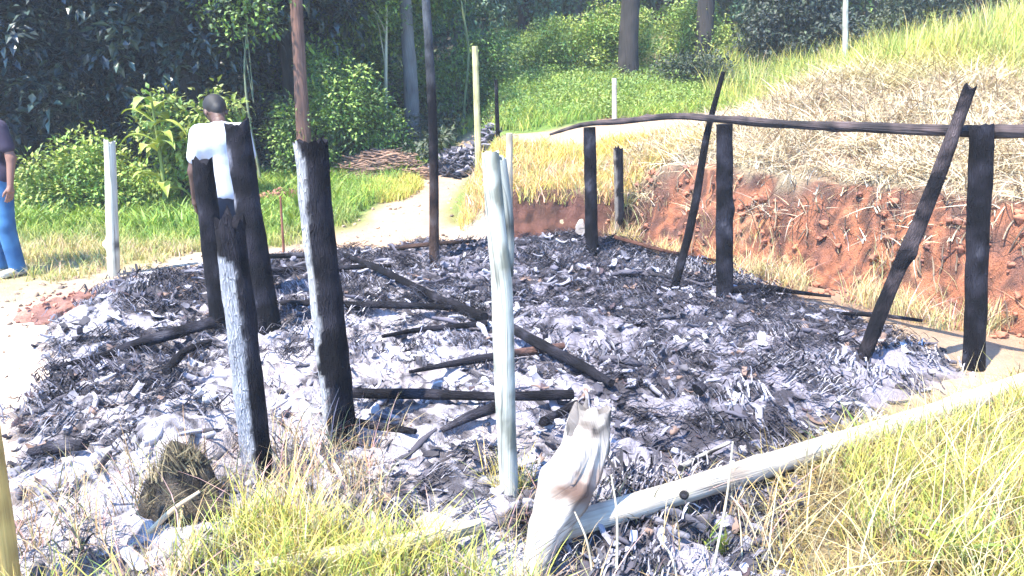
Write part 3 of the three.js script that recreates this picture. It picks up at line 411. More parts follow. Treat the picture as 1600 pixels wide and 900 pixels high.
{ // clods fallen from the cut and roots showing in it
  setSeed(91); const l = [], q = [];
  for (let i = 0; i < 900; i++) { const t = rr(-0.6, 6), s = rnd() < 0.6 ? rr(-0.3, 0.05) : rr(0.05, 0.34), x = 1.5 + t * ND + s * NX, D = 9.5 - t * NX + s * ND; if (D < 3) continue; const y = land(x, D), L = 0.012 + 0.07 * rnd() ** 3; l.push({ m: mat4(V(x - NX * 0.06 * (s > 0.05), y + L * 0.2, -D + ND * 0.06 * (s > 0.05)), E3(rr(0, 6), rr(0, 6), 0), L), c: mix3([0.44, 0.17, 0.09], [0.16, 0.07, 0.05], rnd()) }); if (i % 4 === 0 && s > 0.05) { const R_ = rr(0.08, 0.3); q.push({ m: mat4(V(x - NX * 0.09, y, -D + ND * 0.09), E3(rr(-0.4, 0.4), rr(0, 6), rr(0.9, 2.2)), V(R_, 0.16, 0.16)), c: mix3([0.1, 0.06, 0.04], [0.34, 0.24, 0.15], rnd()) }); } }
  inst('clay_clods', chunkGeo(150), M.debris, l); inst('bank_roots', stickGeo(0.14, 0.05, 151), M.debris, q);
}
// clay mound, brush heap, dark heap, red heap
function heap(name, label, category, c, rx, rz, h, col, n, seed, bits) {
  const g = new THREE.SphereGeometry(1, 48, 24, 0, Math.PI * 2, 0, Math.PI / 2); const p = g.attributes.position;
  for (let i = 0; i < p.count; i++) { const x = p.getX(i), y = p.getY(i), z = p.getZ(i), k = 1 + 0.5 * fbm(x * 2 + seed, y * 2, z * 2, 4); const X = c.x + x * rx * k, Z = c.z + z * rz * k; p.setXYZ(i, X, surf(X, -Z) - 0.03 + Math.pow(y, 2.2) * h * k, Z); }
  g.computeVertexNormals(); paint(g, (x, y, z) => col(fbm(x * 5, y * 5, z * 5, 4)));
  const t = thing(name, label, category, c); part('mound', g, M.clay, t);
  setSeed(seed * 13 + 5); const list = [];
  for (let i = 0; i < n; i++) { const a = rr(0, 6.28), q = Math.sqrt(rnd()), X = Math.cos(a) * q * rx, Z = Math.sin(a) * q * rz, y = surf(c.x + X, -(c.z + Z)) + Math.pow(1 - q * q, 1.1) * h + 0.01; list.push(bits(X, y - c.y, Z)); }
  return [t, list];
}
{
  const c = hit(92, 492);
  const [t, l] = heap('clay_mound', 'small mound of reddish clay at the edge of the ash', 'mound', c, 0.34, 0.3, 0.16, (k) => mix3([0.48, 0.24, 0.17], [0.3, 0.14, 0.11], clamp(0.3 + k * 2)), 36, 3, (x, y, z) => ({ m: mat4(V(x, y, z), E3(rr(0, 6), rr(0, 6), 0), rr(0.01, 0.045)), c: mix3([0.48, 0.22, 0.15], [0.2, 0.09, 0.07], rnd()) }));
  inst('clod', chunkGeo(131), M.debris, l, t);
  const hc = hit(288, 785);
  const [t5, l5] = heap('charred_hump', 'dark charred hump of earth and burnt tufts near the bleached post', 'mound', hc, 0.2, 0.15, 0.27, (k) => mix3([0.028, 0.022, 0.018], [0.15, 0.115, 0.075], clamp(0.3 + k * 3)), 60, 7, (x, y, z) => ({ m: mat4(V(x, y - 0.04, z), E3(rr(-0.8, 0.8), rr(0, 6), rr(-0.8, 0.8)), rr(0.25, 0.7)), c: mix3([0.04, 0.03, 0.022], [0.3, 0.24, 0.13], rnd() ** 1.5) }));
  inst('burnt_tuft', tuft(12, 0.24, 0.01, 0.06, 0.8, 371, [[1, 1, 1], [0.5, 0.5, 0.5]]), M.straw, l5, t5);
  const b = hit(592, 276, land);
  const [t2, l2] = heap('brush_heap', 'low heap of dry brown brush beside the sandy path', 'brush heap', b, 0.75, 0.5, 0.36, (k) => mix3([0.2, 0.11, 0.07], [0.07, 0.045, 0.03], clamp(0.4 + k * 2)), 420, 4, (x, y, z) => { const L = rr(0.12, 0.5); return { m: mat4(V(x, y, z), E3(rr(-0.3, 0.3), rr(-0.9, 0.9), rr(-0.3, 0.3)), V(L, L * 0.5, L * 0.5)), c: mix3([0.34, 0.2, 0.13], [0.07, 0.045, 0.035], rnd()) }; });
  inst('dry_branch', stickGeo(0.1, 0.06, 132), M.debris, l2, t2);
  const d = hit(724, 266, land);
  const [t3, l3] = heap('burnt_heap', 'dark heap of burnt rubbish at the head of the sandy path', 'heap', d, 0.55, 0.4, 0.26, (k) => mix3([0.05, 0.04, 0.05], [0.16, 0.14, 0.16], clamp(0.4 + k * 2)), 260, 5, (x, y, z) => { const L = rr(0.06, 0.24); return { m: mat4(V(x, y, z), E3(rr(-0.5, 0.5), rr(0, 6), rr(-0.5, 0.5)), L), c: mix3([0.03, 0.028, 0.035], [0.3, 0.27, 0.3], rnd() ** 2) }; });
  inst('burnt_scrap', flakeGeo(133), M.debris, l3, t3);
  const e = hit(440, 322, land);
  const [t4, l4] = heap('earth_heap', 'small reddish earth heap at the wood edge behind the rusty stake', 'heap', e, 0.5, 0.25, 0.22, (k) => mix3([0.34, 0.13, 0.08], [0.15, 0.07, 0.04], clamp(0.4 + k * 2)), 60, 6, (x, y, z) => ({ m: mat4(V(x, y, z), E3(rr(0, 6), rr(0, 6), 0), rr(0.03, 0.07)), c: mix3([0.36, 0.15, 0.1], [0.15, 0.07, 0.05], rnd()) }));
  inst('clod', chunkGeo(134), M.debris, l4, t4);
}
// ------------------------------------------------------------ leaves, trees, shrubs
function leafShape(L, W, fold, out, at, dirV, up, tint) { // a folded leaf blade from `at` along dirV
  const d = dirV.clone().normalize(), s = V().crossVectors(d, up).normalize(), n = V().crossVectors(s, d);
  const P = (l, w, h) => at.clone().addScaledVector(d, l * L).addScaledVector(s, w * W).addScaledVector(n, h * L);
  const a = P(0, 0, 0), b = P(0.45, -0.5, fold), c = P(0.45, 0.5, fold), m = P(0.5, 0, 0.02), t = P(1, 0, -0.14);
  for (const tri of [[a, b, m], [a, m, c], [m, b, t], [m, t, c]]) for (const p of tri) { out.pos.push(p.x, p.y, p.z); out.col.push(...tint); }
}
function leafClump(n, R, L, W, seed, droop = 0.3) { setSeed(seed); const out = { pos: [], col: [] }; for (let i = 0; i < n; i++) { const v = V(rr(-1, 1), rr(-0.7, 1), rr(-1, 1)).normalize(), at = v.clone().multiplyScalar(R * Math.pow(rnd(), 0.6) * 0.7); const d = v.clone().add(V(rr(-0.5, 0.5), rr(-0.5, 0.3) - droop, rr(-0.5, 0.5))); const k = rr(0.65, 1.35); leafShape(L * rr(0.7, 1.2), W * rr(0.8, 1.2), 0.08, out, at, d, V(rr(-0.4, 0.4), 1, rr(-0.4, 0.4)), [k, k * rr(0.94, 1.05), k * rr(0.8, 1.1)]); } return soup(out); }
const CL = { broad: [1, 2, 3].map((s) => leafClump(11, 0.34, 0.19, 0.075, 200 + s, 0.35)), small: [1, 2, 3].map((s) => leafClump(18, 0.26, 0.085, 0.042, 210 + s, 0.1)), mid: [1, 2].map((s) => leafClump(14, 0.3, 0.12, 0.06, 220 + s, 0.2)), big: [1, 2].map((s) => leafClump(16, 0.8, 0.34, 0.17, 230 + s, 0.2)) };
// crown made of leaf clumps gathered in uneven lobes; positions are relative to the foot of the tree
function crown(parent, lobes, count, kind, cols, mat, seed, sMin = 0.7, sMax = 1.3, foot) {
  setSeed(seed); const vol = lobes.map((l) => l[3] * l[4] * l[5]), total = vol.reduce((a, b) => a + b), lists = CL[kind].map(() => []);
  for (let i = 0; i < count; i++) {
    let q = rnd() * total, li = 0; while (q > vol[li] && li < lobes.length - 1) q -= vol[li++];
    const l = lobes[li], v = V(rr(-1, 1), rr(-1, 1), rr(-1, 1)).normalize(), r = Math.pow(rnd(), 0.34);
    const bump = 1 + 0.55 * fbm(v.x * 2.2 + seed, v.y * 2.2 + li, v.z * 2.2, 2); if (N3(v.x * 3.5 + li * 5, v.y * 3.5, v.z * 3.5 + seed) < -0.34 && rnd() < 0.8) continue;
    const p = V(l[0] + v.x * l[3] * r * bump, l[1] + v.y * l[4] * r * bump, l[2] + v.z * l[5] * r * bump);
    if (foot && p.y + foot.y < land(p.x + foot.x, -(p.z + foot.z)) + 0.08) continue;
    const c = cols[Math.floor(rnd() * cols.length)], k = rr(0.75, 1.25) * (1 + 0.5 * fbm(p.x * 0.9, p.y * 0.9, p.z * 0.9 + seed, 2));
    lists[i % lists.length].push({ m: mat4(p, E3(rr(-0.5, 0.5), rr(0, 6.28), rr(-0.5, 0.5)), rr(sMin, sMax)), c: [c[0] * k, c[1] * k, c[2] * k] });
  }
  lists.forEach((l, i) => { if (l.length) inst('crown', CL[kind][i], mat, l, parent, 'stuff'); });
}
const BARK = (a, b) => (t, n, k) => mix3(a, b, clamp(0.3 + k * 2));
function tree(name, label, foot, H, r, bark, lobes, count, kind, cols, mat, seed, o = {}) {
  const t = thing(name, label, o.category || 'tree', foot, o.group);
  setSeed(seed * 7 + 1); const lean = o.lean || [rr(-0.06, 0.06), 0];
  const top = foot.clone().add(V(lean[0] * H, H, lean[1] * H));
  part('trunk', limb([foot.clone().add(V(0, -0.15, 0)), foot.clone().lerp(top, 0.08), foot.clone().lerp(top, 0.4).add(V(rr(-0.08, 0.08), 0, 0)), foot.clone().lerp(top, 0.7).add(V(rr(-0.1, 0.1), 0, 0)), top], [r * 1.35, r, r * 0.9, r * 0.75, r * 0.4], { color: bark, rough: 0.12, seed, seg: 14, rows: 50 }), M.bark, t);
  for (let i = 0; i < (o.limbs ?? 4); i++) { const l = lobes[i % lobes.length], s = foot.clone().lerp(top, rr(0.35, 0.85)), e = foot.clone().add(V(l[0] + rr(-0.4, 0.4) * l[3], l[1] + rr(-0.2, 0.4) * l[4], l[2] + rr(-0.4, 0.4) * l[5])); part('limb', limb([s, s.clone().lerp(e, 0.5).add(V(0, 0.12, 0)), e], [r * 0.4, r * 0.28, r * 0.1], { color: bark, seg: 8, rows: 14, seed: i }), M.bark, t); }
  crown(t, lobes, count, kind, cols, mat, seed, o.s0, o.s1, foot); return t;
}
const gl = (x, D) => V(x, land(x, D), -D);
const DARKS = [[0.02, 0.032, 0.03], [0.03, 0.046, 0.04], [0.05, 0.075, 0.062], [0.018, 0.026, 0.032]], MIDS = [[0.15, 0.26, 0.035], [0.25, 0.36, 0.05], [0.08, 0.15, 0.035]], BRIGHT = [[0.22, 0.33, 0.035], [0.3, 0.38, 0.05], [0.15, 0.27, 0.03], [0.36, 0.4, 0.06]], TEAL = [[0.14, 0.27, 0.13], [0.23, 0.37, 0.16], [0.1, 0.18, 0.11]];
const bBrown = BARK([0.09, 0.06, 0.045], [0.035, 0.025, 0.02]), bGrey = BARK([0.2, 0.19, 0.17], [0.08, 0.075, 0.07]), bDark = BARK([0.05, 0.04, 0.035], [0.02, 0.018, 0.016]), bRed = BARK([0.2, 0.1, 0.07], [0.09, 0.05, 0.04]);
// the dark trees at the edge of the wood
const DG = 'dark broad leaved trees at the wood edge';
tree('broadleaf_tree', 'dark bluish tree with low hanging leaves behind the man in jeans', gl(-7.7, 13.2), 6.5, 0.2, bDark, [[0, 2.6, 0.3, 1.9, 2.3, 1.6], [0.4, 5.2, 0, 2.4, 2, 2.2], [-1.5, 2.4, 0, 1.6, 1.9, 1.5]], 2600, 'broad', DARKS, M.darkLeaf, 51, { group: DG });
tree('broadleaf_tree', 'dark bluish tree with drooping leaves above the white fence post', gl(-5.2, 13.6), 7, 0.22, bDark, [[0, 3.2, 0.3, 1.7, 2.0, 1.5], [0.2, 5.8, 0, 2.6, 2, 2.3], [1.2, 3.5, 0.2, 1.3, 1.5, 1.3], [-0.6, 1.6, 0, 1.3, 1.1, 1.0]], 2600, 'broad', DARKS, M.darkLeaf, 52, { group: DG });
tree('broadleaf_tree', 'very dark shady tree above the man in the white shirt', gl(-3.5, 14.2), 7, 0.24, bDark, [[0, 3.8, 0.2, 1.5, 1.7, 1.5], [-0.2, 5.6, -0.3, 1.7, 1.3, 1.7], [-0.3, 2.2, -0.6, 1.3, 1.5, 0.7]], 2000, 'broad', DARKS, M.darkLeaf, 53, { group: DG });
const backRow = [[-10.5, 16, 7, DARKS, 'dark tree at the outer end of the wood edge'], [-8.5, 18, 8, DARKS, 'dark tree in the second row behind the man in jeans'], [-6.3, 17.5, 8, DARKS, 'dark tree in the second row above the white fence post'], [-4.3, 18, 8, DARKS, 'dark tree in the second row behind the white shirted man']];
for (const [i, [x, D, H, cols, label]] of backRow.entries()) tree('broadleaf_tree', label, gl(x, D), H, 0.2, bDark, [[0, 2.5, 0, 1.9, 2.6, 1.3], [0, 5.5, 0, 2.2, 2.4, 2]], 1500, 'broad', cols, M.darkLeaf, 60 + i, { group: DG, limbs: 2, s0: 1, s1: 1.6 });
// the lighter wood in the middle
const WG = 'slender trees of the wood';
tree('woodland_tree', 'slender tree with a tall reddish brown bare trunk by the thick post', gl(-3.03, 12.3), 8, 0.088, bRed, [[0, 7.8, 0, 0.8, 0.6, 0.8]], 90, 'mid', MIDS, M.leaf, 71, { group: WG, lean: [-0.012, 0], limbs: 2 });
tree('woodland_tree', 'slender tree with a smooth grey trunk close behind the tall black pole', gl(-1.72, 14.6), 8, 0.105, bGrey, [[0, 7.8, 0, 0.8, 0.6, 0.8]], 90, 'small', TEAL, M.leaf, 72, { group: WG, lean: [0.002, 0], limbs: 3 });
tree('woodland_tree', 'young tree with a thin pale trunk at the head of the brush heap', gl(-2.15, 14.3), 2.3, 0.032, pale([0.5, 0.46, 0.3]), [[0, 2.3, 0, 0.6, 0.5, 0.5]], 60, 'small', MIDS, M.leaf, 73, { group: WG, limbs: 2 });
tree('woodland_tree', 'young tree with a thin pale trunk in the shade left of the thick post'.replace(' left of', ' near'), gl(-3.75, 12.4), 2.4, 0.02, pale([0.22, 0.25, 0.14]), [[0, 2.6, 0, 0.7, 0.6, 0.6]], 70, 'small', MIDS, M.leaf, 74, { group: WG, limbs: 2 });
const mids = [[-3.4, 15.5, 4.6, MIDS, 'small', 'leafy green tree between the reddish trunk and the dark trees'], [-2.4, 16.4, 4.8, MIDS, 'small', 'leafy green tree behind the brush heap'], [-3.2, 19.5, 6, TEAL, 'mid', 'tall dark green tree deep in the wood beyond the reddish trunk'], [-1.3, 21.5, 6.5, TEAL, 'mid', 'bluish green tree deep in the wood beyond the tall black pole'], [0.3, 23, 6.5, TEAL, 'mid', 'bluish green tree beyond the yellow lit pole'], [1.8, 24.5, 7, TEAL, 'mid', 'bluish tree above the bright hillside shrubs'], [4.2, 25, 7, MIDS, 'mid', 'green tree between the two dark trunks on the hillside'], [6.6, 22, 7, TEAL, 'mid', 'green tree above the dark shrub on the hillside'], [9.5, 23, 7, MIDS, 'mid', 'pale green tree behind the slim hillside pole'], [12.5, 22, 7, TEAL, 'mid', 'tree at the outer top of the grassy hillside']];
for (const [i, [x, D, H, cols, kind, label]] of mids.entries()) tree('woodland_tree', label, gl(x, D), H, 0.12, i % 2 ? bGrey : bBrown, [[0, H * 0.3, 0, 1.2, H * 0.28, 1.1], [0.2, H * 0.65, 0, 1.7, H * 0.3, 1.6], [-0.8, H * 0.45, 0.3, 1.0, H * 0.22, 0.9]], 1700, kind, cols, M.leaf, 80 + i, { group: WG, s0: 0.8, s1: 1.5 });
tree('woodland_tree', 'young tree with a sunlit yellow crown right above the yellow lit pole', gl(-0.86, 15.2), 3.2, 0.022, pale([0.16, 0.2, 0.08]), [[0, 3.1, 0, 0.55, 0.4, 0.5], [0.2, 3.5, 0, 0.4, 0.3, 0.4]], 110, 'small', [[0.5, 0.48, 0.08], [0.4, 0.42, 0.08]], M.leaf, 76, { group: WG, limbs: 2, lean: [0.02, 0] });
const HT = 'dark trunked trees on the hillside';
{ const f1 = hit(981, 122, land), f2 = hit(1098, 106, land);
  tree('hillside_tree', 'hillside tree with the thickest dark straight trunk above the beam', f1, 9, 0.15, bDark, [[0, 8.8, 0, 1.2, 0.7, 1.2]], 160, 'mid', MIDS, M.leaf, 95, { group: HT, lean: [-0.005, 0] });
  tree('hillside_tree', 'hillside tree with dark trunk rising beside the dark shrub', f2, 9, 0.15, bDark, [[0, 8.8, 0, 1.2, 0.7, 1.2]], 160, 'mid', MIDS, M.leaf, 96, { group: HT, lean: [0, 0] }); }
// shrubs
function shrub(label, foot, lobes, count, kind, cols, seed, mat = M.leaf, s0 = 0.6, s1 = 1.1) {
  const t = thing('shrub', label, 'shrub', foot, 'shrubs round the clearing'); setSeed(seed + 900);
  for (let i = 0; i < 5; i++) { const l = lobes[i % lobes.length], e = foot.clone().add(V(l[0] + rr(-0.4, 0.4) * l[3], l[1] + 0.3 * l[4], l[2] + rr(-0.3, 0.3) * l[5])); part('stem', limb([foot.clone().add(V(rr(-0.1, 0.1), -0.05, rr(-0.1, 0.1))), foot.clone().lerp(e, 0.5), e], [0.025, 0.018, 0.008], { color: bBrown, seg: 7, rows: 12, seed: i }), M.bark, t); }
  crown(t, lobes, count, kind, cols, mat, seed, s0, s1, foot); return t;
}
shrub('sunlit yellow green shrub between the man in jeans and the white fence post', gl(-5.55, 10.9), [[0, 0.55, 0, 0.55, 0.5, 0.45], [0.5, 0.4, 0, 0.4, 0.35, 0.4], [-0.6, 0.4, 0, 0.5, 0.4, 0.4]], 420, 'small', BRIGHT, 101);
shrub('tall sunlit yellow green shrub just behind the broad leaved plant', gl(-4.35, 11.3), [[0, 0.7, 0, 0.5, 0.6, 0.4], [-0.35, 1.2, 0, 0.35, 0.45, 0.3], [0.4, 1.1, 0, 0.35, 0.5, 0.3]], 300, 'mid', BRIGHT, 110);
shrub('green shrub low behind the white shirted man', gl(-3.1, 12.6), [[0, 0.7, 0, 0.55, 0.65, 0.4], [0.5, 1.2, -0.2, 0.5, 0.6, 0.4]], 420, 'small', MIDS.concat([BRIGHT[2]]), 102);
shrub('leafy shrub between the thick post and the brush heap', gl(-2.45, 13.2), [[0, 0.7, 0, 0.6, 0.7, 0.4], [-0.4, 1.3, -0.3, 0.5, 0.6, 0.4], [0.45, 0.5, 0, 0.4, 0.5, 0.3]], 620, 'small', MIDS.concat([BRIGHT[0], BRIGHT[2]]), 103);
shrub('green shrub at the path head between the tall pole and the yellow lit pole', gl(-0.95, 15.6), [[0, 0.6, 0, 0.7, 0.7, 0.5], [0.5, 1.1, -0.2, 0.6, 0.7, 0.5]], 560, 'small', [...MIDS, BRIGHT[2], [0.1, 0.17, 0.05]], 104);
shrub('bright yellow green shrub on the hillside before the thickest dark trunk', gl(1.3, 17.2), [[0, 0.5, 0, 1.0, 0.7, 0.7], [0.9, 0.7, -0.2, 0.8, 0.7, 0.7], [-0.7, 0.2, 0.1, 0.7, 0.5, 0.5]], 1300, 'small', BRIGHT, 105);
shrub('bright green shrub between the two dark trunks on the hillside', gl(3.75, 18.2), [[0, 0.6, 0, 0.7, 0.75, 0.6], [0.4, 0.3, 0.3, 0.6, 0.5, 0.5]], 720, 'small', BRIGHT, 106);
shrub('dark shrub at the foot of the second dark trunk on the hillside', gl(5.3, 17.2), [[0, 0.6, 0, 0.8, 0.9, 0.7], [0.9, 0.5, 0.1, 0.8, 0.8, 0.6], [0.3, 1.4, -0.2, 0.9, 0.8, 0.6]], 1300, 'mid', [[0.03, 0.05, 0.02], [0.05, 0.08, 0.03], [0.02, 0.035, 0.02]], 107);
shrub('low dark shrub beside the thickest dark trunk above the beam', gl(3.4, 16.0), [[0, 0.15, 0, 0.8, 0.4, 0.5]], 420, 'small', [[0.05, 0.08, 0.02], [0.03, 0.05, 0.02]], 108);
shrub('grey green thicket at the top of the grassy hillside', gl(8.6, 17.5), [[0, 0.7, 0, 1.6, 0.9, 0.7], [2, 0.9, 0, 1.4, 1.0, 0.7]], 1300, 'mid', [[0.08, 0.11, 0.05], [0.06, 0.09, 0.04], [0.1, 0.12, 0.05]], 109);
{ // the broad leaved plant by the white fence post, every leaf its own
  const f = gl(-4.55, 10.8), t = thing('broad_leaf_plant', 'yellow green broad leaved plant growing behind the white fence post', 'plant', f);
  part('stem', limb([f.clone().add(V(0, -0.05, 0)), f.clone().add(V(0.03, 0.5, 0)), f.clone().add(V(-0.02, 1.6, 0))], [0.03, 0.025, 0.012], { color: pale([0.2, 0.25, 0.06]), seg: 8, rows: 14 }), M.bark, t);
  setSeed(333);
  for (let i = 0; i < 24; i++) {
    const a = rr(0, 6.28), L = rr(0.3, 0.62), W = L * rr(0.26, 0.42), y0 = rr(0.3, 1.5), g = new THREE.PlaneGeometry(1, 1, 4, 8), p = g.attributes.position, up = rr(0.5, 1.1);
    for (let k = 0; k < p.count; k++) { const u = p.getX(k), v = p.getY(k) + 0.5, w = W * Math.sin(Math.PI * Math.pow(v, 0.75)) * u, out = L * v * (1 - 0.25 * v), h = y0 + L * (up * v - 0.85 * v * v) + Math.abs(u) * 0.12 * W * 2; p.setXYZ(k, f.x + Math.cos(a) * out - Math.sin(a) * w, f.y + h, f.z + Math.sin(a) * out + Math.cos(a) * w); }
    g.computeVertexNormals(); const k = rnd(), c = mix3([0.22, 0.32, 0.03], [0.46, 0.46, 0.05], k); paint(g, () => c); part('leaf', g, M.leaf, t);
  }
}
{ // far woods closing the view
  setSeed(444); const l = [[], []];
  for (let i = 0; i < 5200; i++) { const D = rr(24, 44), x = rr(-1, 1) * (14 + D * 0.75), y = land(x, D) + rr(0, 11) * Math.pow(rnd(), 0.5), k = rr(0.5, 1.2), c = mix3([0.1, 0.18, 0.09], [0.2, 0.32, 0.1], rnd()); l[i % 2].push({ m: mat4(V(x, y, -D), E3(rr(-0.4, 0.4), rr(0, 6), 0), rr(1.2, 2.4)), c: [c[0] * k, c[1] * k, c[2] * k] }); }
  l.forEach((q, i) => inst('far_woods', CL.big[i], M.leaf, q));
  // leafy undergrowth on the wood floor
  const u = [[], []], x2 = [[], []];
  for (let i = 0; i < 3600; i++) { const D = rr(12.6, 22), x = rr(-13, -0.9), n = fbm(x * 0.6, D * 0.6, 130, 2); const c = mix3([0.02, 0.035, 0.015], [0.06, 0.1, 0.02], clamp(rnd() * 0.7 + 0.6 * n + 0.25 * sstep(-5, -2, x))); u[i % 2].push({ m: mat4(V(x, land(x, D) + rr(0.05, 0.5), -D), E3(rr(-0.4, 0.4), rr(0, 6), 0), rr(0.5, 1.1)), c }); }
  u.forEach((q, i) => inst('woodland_undergrowth', CL.mid[i], M.leaf, q));
  for (let i = 0; i < 9000; i++) { const D = rr(12.9, 24), x = rr(-0.6, 12), s1 = bankS(x, D), n = fbm(x * 0.5, D * 0.5, 140, 3); if (x > 3.4 && s1 < 5.2 + 2 * n) continue; if (D < 13.15 + 0.4 * Math.max(0, x - 1.6) + 0.6 * n) continue; const c = mix3(mix3([0.13, 0.24, 0.035], [0.3, 0.4, 0.06], clamp(0.5 + n * 1.6 + rr(-0.3, 0.3))), [0.26, 0.27, 0.06], sstep(4.5, 7, x) * rnd()); x2[i % 2].push({ m: mat4(V(x, land(x, D) + rr(0.02, 0.22), -D), E3(rr(-0.4, 0.4), rr(0, 6), 0), rr(0.35, 0.9)), c }); }
  x2.forEach((q, i) => inst('hillside_foliage', CL.small[i], M.leaf, q));
}
// ------------------------------------------------------------ grass
const ONE = [[1, 1, 1]], YG = [[1, 1, 1], [1.2, 1.05, 0.9], [0.75, 0.95, 0.8], [1.35, 1.05, 1.6]];
function field(name, geos, mat, tries, where, seed) { setSeed(seed); const l = geos.map(() => []); for (let i = 0; i < tries; i++) { const e = where(); if (!e) continue; const { x, D, s, c, up = 0, tilt = 0.2 } = e; l[i % geos.length].push({ m: mat4(V(x, (e.y ?? land(x, D)) + up, -D), E3(rr(-tilt, tilt) + (e.rx || 0), rr(0, 6.28), rr(-tilt, tilt)), V(s * rr(0.85, 1.15), s, s * rr(0.85, 1.15))), c }); } l.forEach((q, i) => inst(name, geos[i], mat, q)); }
const near = [1, 2, 3, 4].map((s) => tuft(15, 0.34, 0.008, 0.07, 0.7, 300 + s, YG)), nearDry = [1, 2].map((s) => tuft(9, 0.36, 0.006, 0.08, 0.9, 310 + s, YG)), mead = [1, 2, 3].map((s) => tuft(16, 0.22, 0.012, 0.1, 0.7, 320 + s, YG)), strawT = [1, 2, 3].map((s) => tuft(14, 0.26, 0.011, 0.1, 1.5, 330 + s, [[1, 1, 1], [0.7, 0.62, 0.55], [1.15, 1.05, 0.85], [0.4, 0.32, 0.28]], 1.2)), tallT = [1, 2].map((s) => tuft(12, 0.7, 0.014, 0.14, 0.4, 340 + s, YG)), broadT = [1, 2].map((s) => tuft(10, 0.26, 0.035, 0.1, 0.8, 350 + s, YG));
const logD = (x) => 3.18 + (x - 0.16) * 0.576;
const YEL = [0.5, 0.47, 0.08], LIME = [0.32, 0.38, 0.05], STRAW = [0.55, 0.46, 0.25];
field('near_grass', near, M.grass, 3600, () => { const x = rr(0.75, 3.6), D = rr(1.9, 4.9); if (D > logD(x) - 0.14) return; const n = fbm(x * 1.8, D * 1.8, 150, 3) * 1.4; if (n < -0.18 && rnd() < 0.85) return; if (x < 1.05 + 0.5 * n + 0.25 * sstep(2.6, 3.2, D)) return; if (rnd() > 0.3 + 0.5 * sstep(1.2, 2.0, x) * sstep(-0.02, -0.3, D - logD(x))) return; const k = rnd(); return { x, D, s: rr(0.45, 1.2) * (0.45 + 0.55 * sstep(-0.05, -0.6, D - logD(x))) * (0.8 + 0.5 * n), c: mix3(mix3(LIME, YEL, clamp(rnd() + n)), STRAW, k < 0.25 ? 0.85 : 0.1) }; }, 1);
field('near_grass', near, M.grass, 2600, () => { const x = rr(-1.7, 0.1), D = rr(2.0, 3.25); const n = fbm(x * 1.6, D * 1.6, 160, 3); const edge = 3.0 - 0.35 * sstep(-0.9, -1.5, x) - 0.3 * sstep(-0.35, 0.05, x) + 0.3 * n; if (D > edge || rnd() > 0.2 + 0.5 * sstep(-0.1, 0.25, n)) return; const k = rnd(); return { x, D, s: rr(0.4, 1.0), c: mix3(mix3(LIME, YEL, clamp(rnd() * 0.9 + n)), STRAW, k < 0.2 ? 0.9 : 0.1), y: surf(x, D) - 0.03 }; }, 2);
field('dry_weeds', nearDry, M.straw, 300, () => { const r = rnd(); const [x, D] = r < 0.45 ? [rr(-1.15, -0.55), rr(3.0, 3.9)] : r < 0.7 ? [rr(-0.1, 1.5), rr(2.3, 3.3)] : [rr(-2.1, -1.2), rr(2.4, 3.4)]; return rnd() < 0.6 ? { x, D, s: rr(0.6, 1.1), c: mix3([0.5, 0.4, 0.22], [0.3, 0.2, 0.12], rnd()), y: surf(x, D) - 0.02 } : null; }, 3);
field('meadow_grass', mead, M.grass, 9000, () => { const D = 7.6 + 6 * Math.pow(rnd(), 0.9), x = rr(-9.5, -1.5); const e = ashIn(x, D), n = fbm(x * 0.8, D * 0.8, 170, 3); if (e > -0.55 + 0.5 * n || pathIn(x, D) > 0.05) return; if (x > -2.6 && D < 10.2 && rnd() < 0.8) return; if (D < 8.6 && rnd() < 0.45) return; const dry = sstep(10.4, 8.6, D + 2 * n); return { x, D, s: rr(0.5, 1.2) * (0.7 + 0.5 * sstep(8.5, 11, D)), c: mix3(mix3([0.16, 0.3, 0.03], [0.32, 0.45, 0.05], clamp(rnd() + n)), mix3([0.42, 0.4, 0.1], STRAW, rnd()), clamp(dry * 0.9 + rr(-0.2, 0.15))) }; }, 4);
field('meadow_weeds', broadT, M.leaf, 1500, () => { const D = rr(10, 13.2), x = rr(-8, -2.4), n = fbm(x * 0.8, D * 0.8, 175, 3); if (n < -0.12 || pathIn(x, D) > -0.3) return; return { x, D, s: rr(0.7, 1.4), c: mix3([0.16, 0.29, 0.025], [0.3, 0.42, 0.04], rnd()) }; }, 5);
field('shelf_grass', mead, M.grass, 2600, () => { const D = rnd() < 0.18 ? rr(9.82, 10.1) : rr(10.05, 11.9), x = rr(-0.6, 2.3), n = fbm(x * 0.9, D * 0.9, 180, 3); if (shelfIn(x, D) > -0.05 || pathIn(x, D) > 0 || bankT(x, D) > 0.3) return; if (x < -0.2 && rnd() < 0.6) return; return { x, D, s: rr(0.5, 1.15), c: mix3([0.66, 0.56, 0.1], [0.6, 0.48, 0.24], clamp(rnd() + n)) }; }, 6);
field('hillside_grass', mead, M.grass, 2200, () => { const x = rr(-0.9, 4.2), D = rr(12.7, 16.5); if (shelfIn(x, D) > 0 || pathIn(x, D) > 0.05) return; return { x, D, s: rr(0.5, 1.2), c: mix3([0.2, 0.34, 0.04], [0.38, 0.46, 0.06], clamp(rnd() + fbm(x, D, 77, 2))) }; }, 15);
field('path_tufts', mead, M.grass, 420, () => { const a = rr(0, 6.28), r = Math.sqrt(rnd()), x = -1.72 + 0.42 * r * Math.cos(a), D = 11.8 + 0.7 * r * Math.sin(a); return { x, D, s: rr(0.5, 1), c: mix3([0.6, 0.56, 0.1], [0.4, 0.45, 0.08], rnd()) }; }, 7);
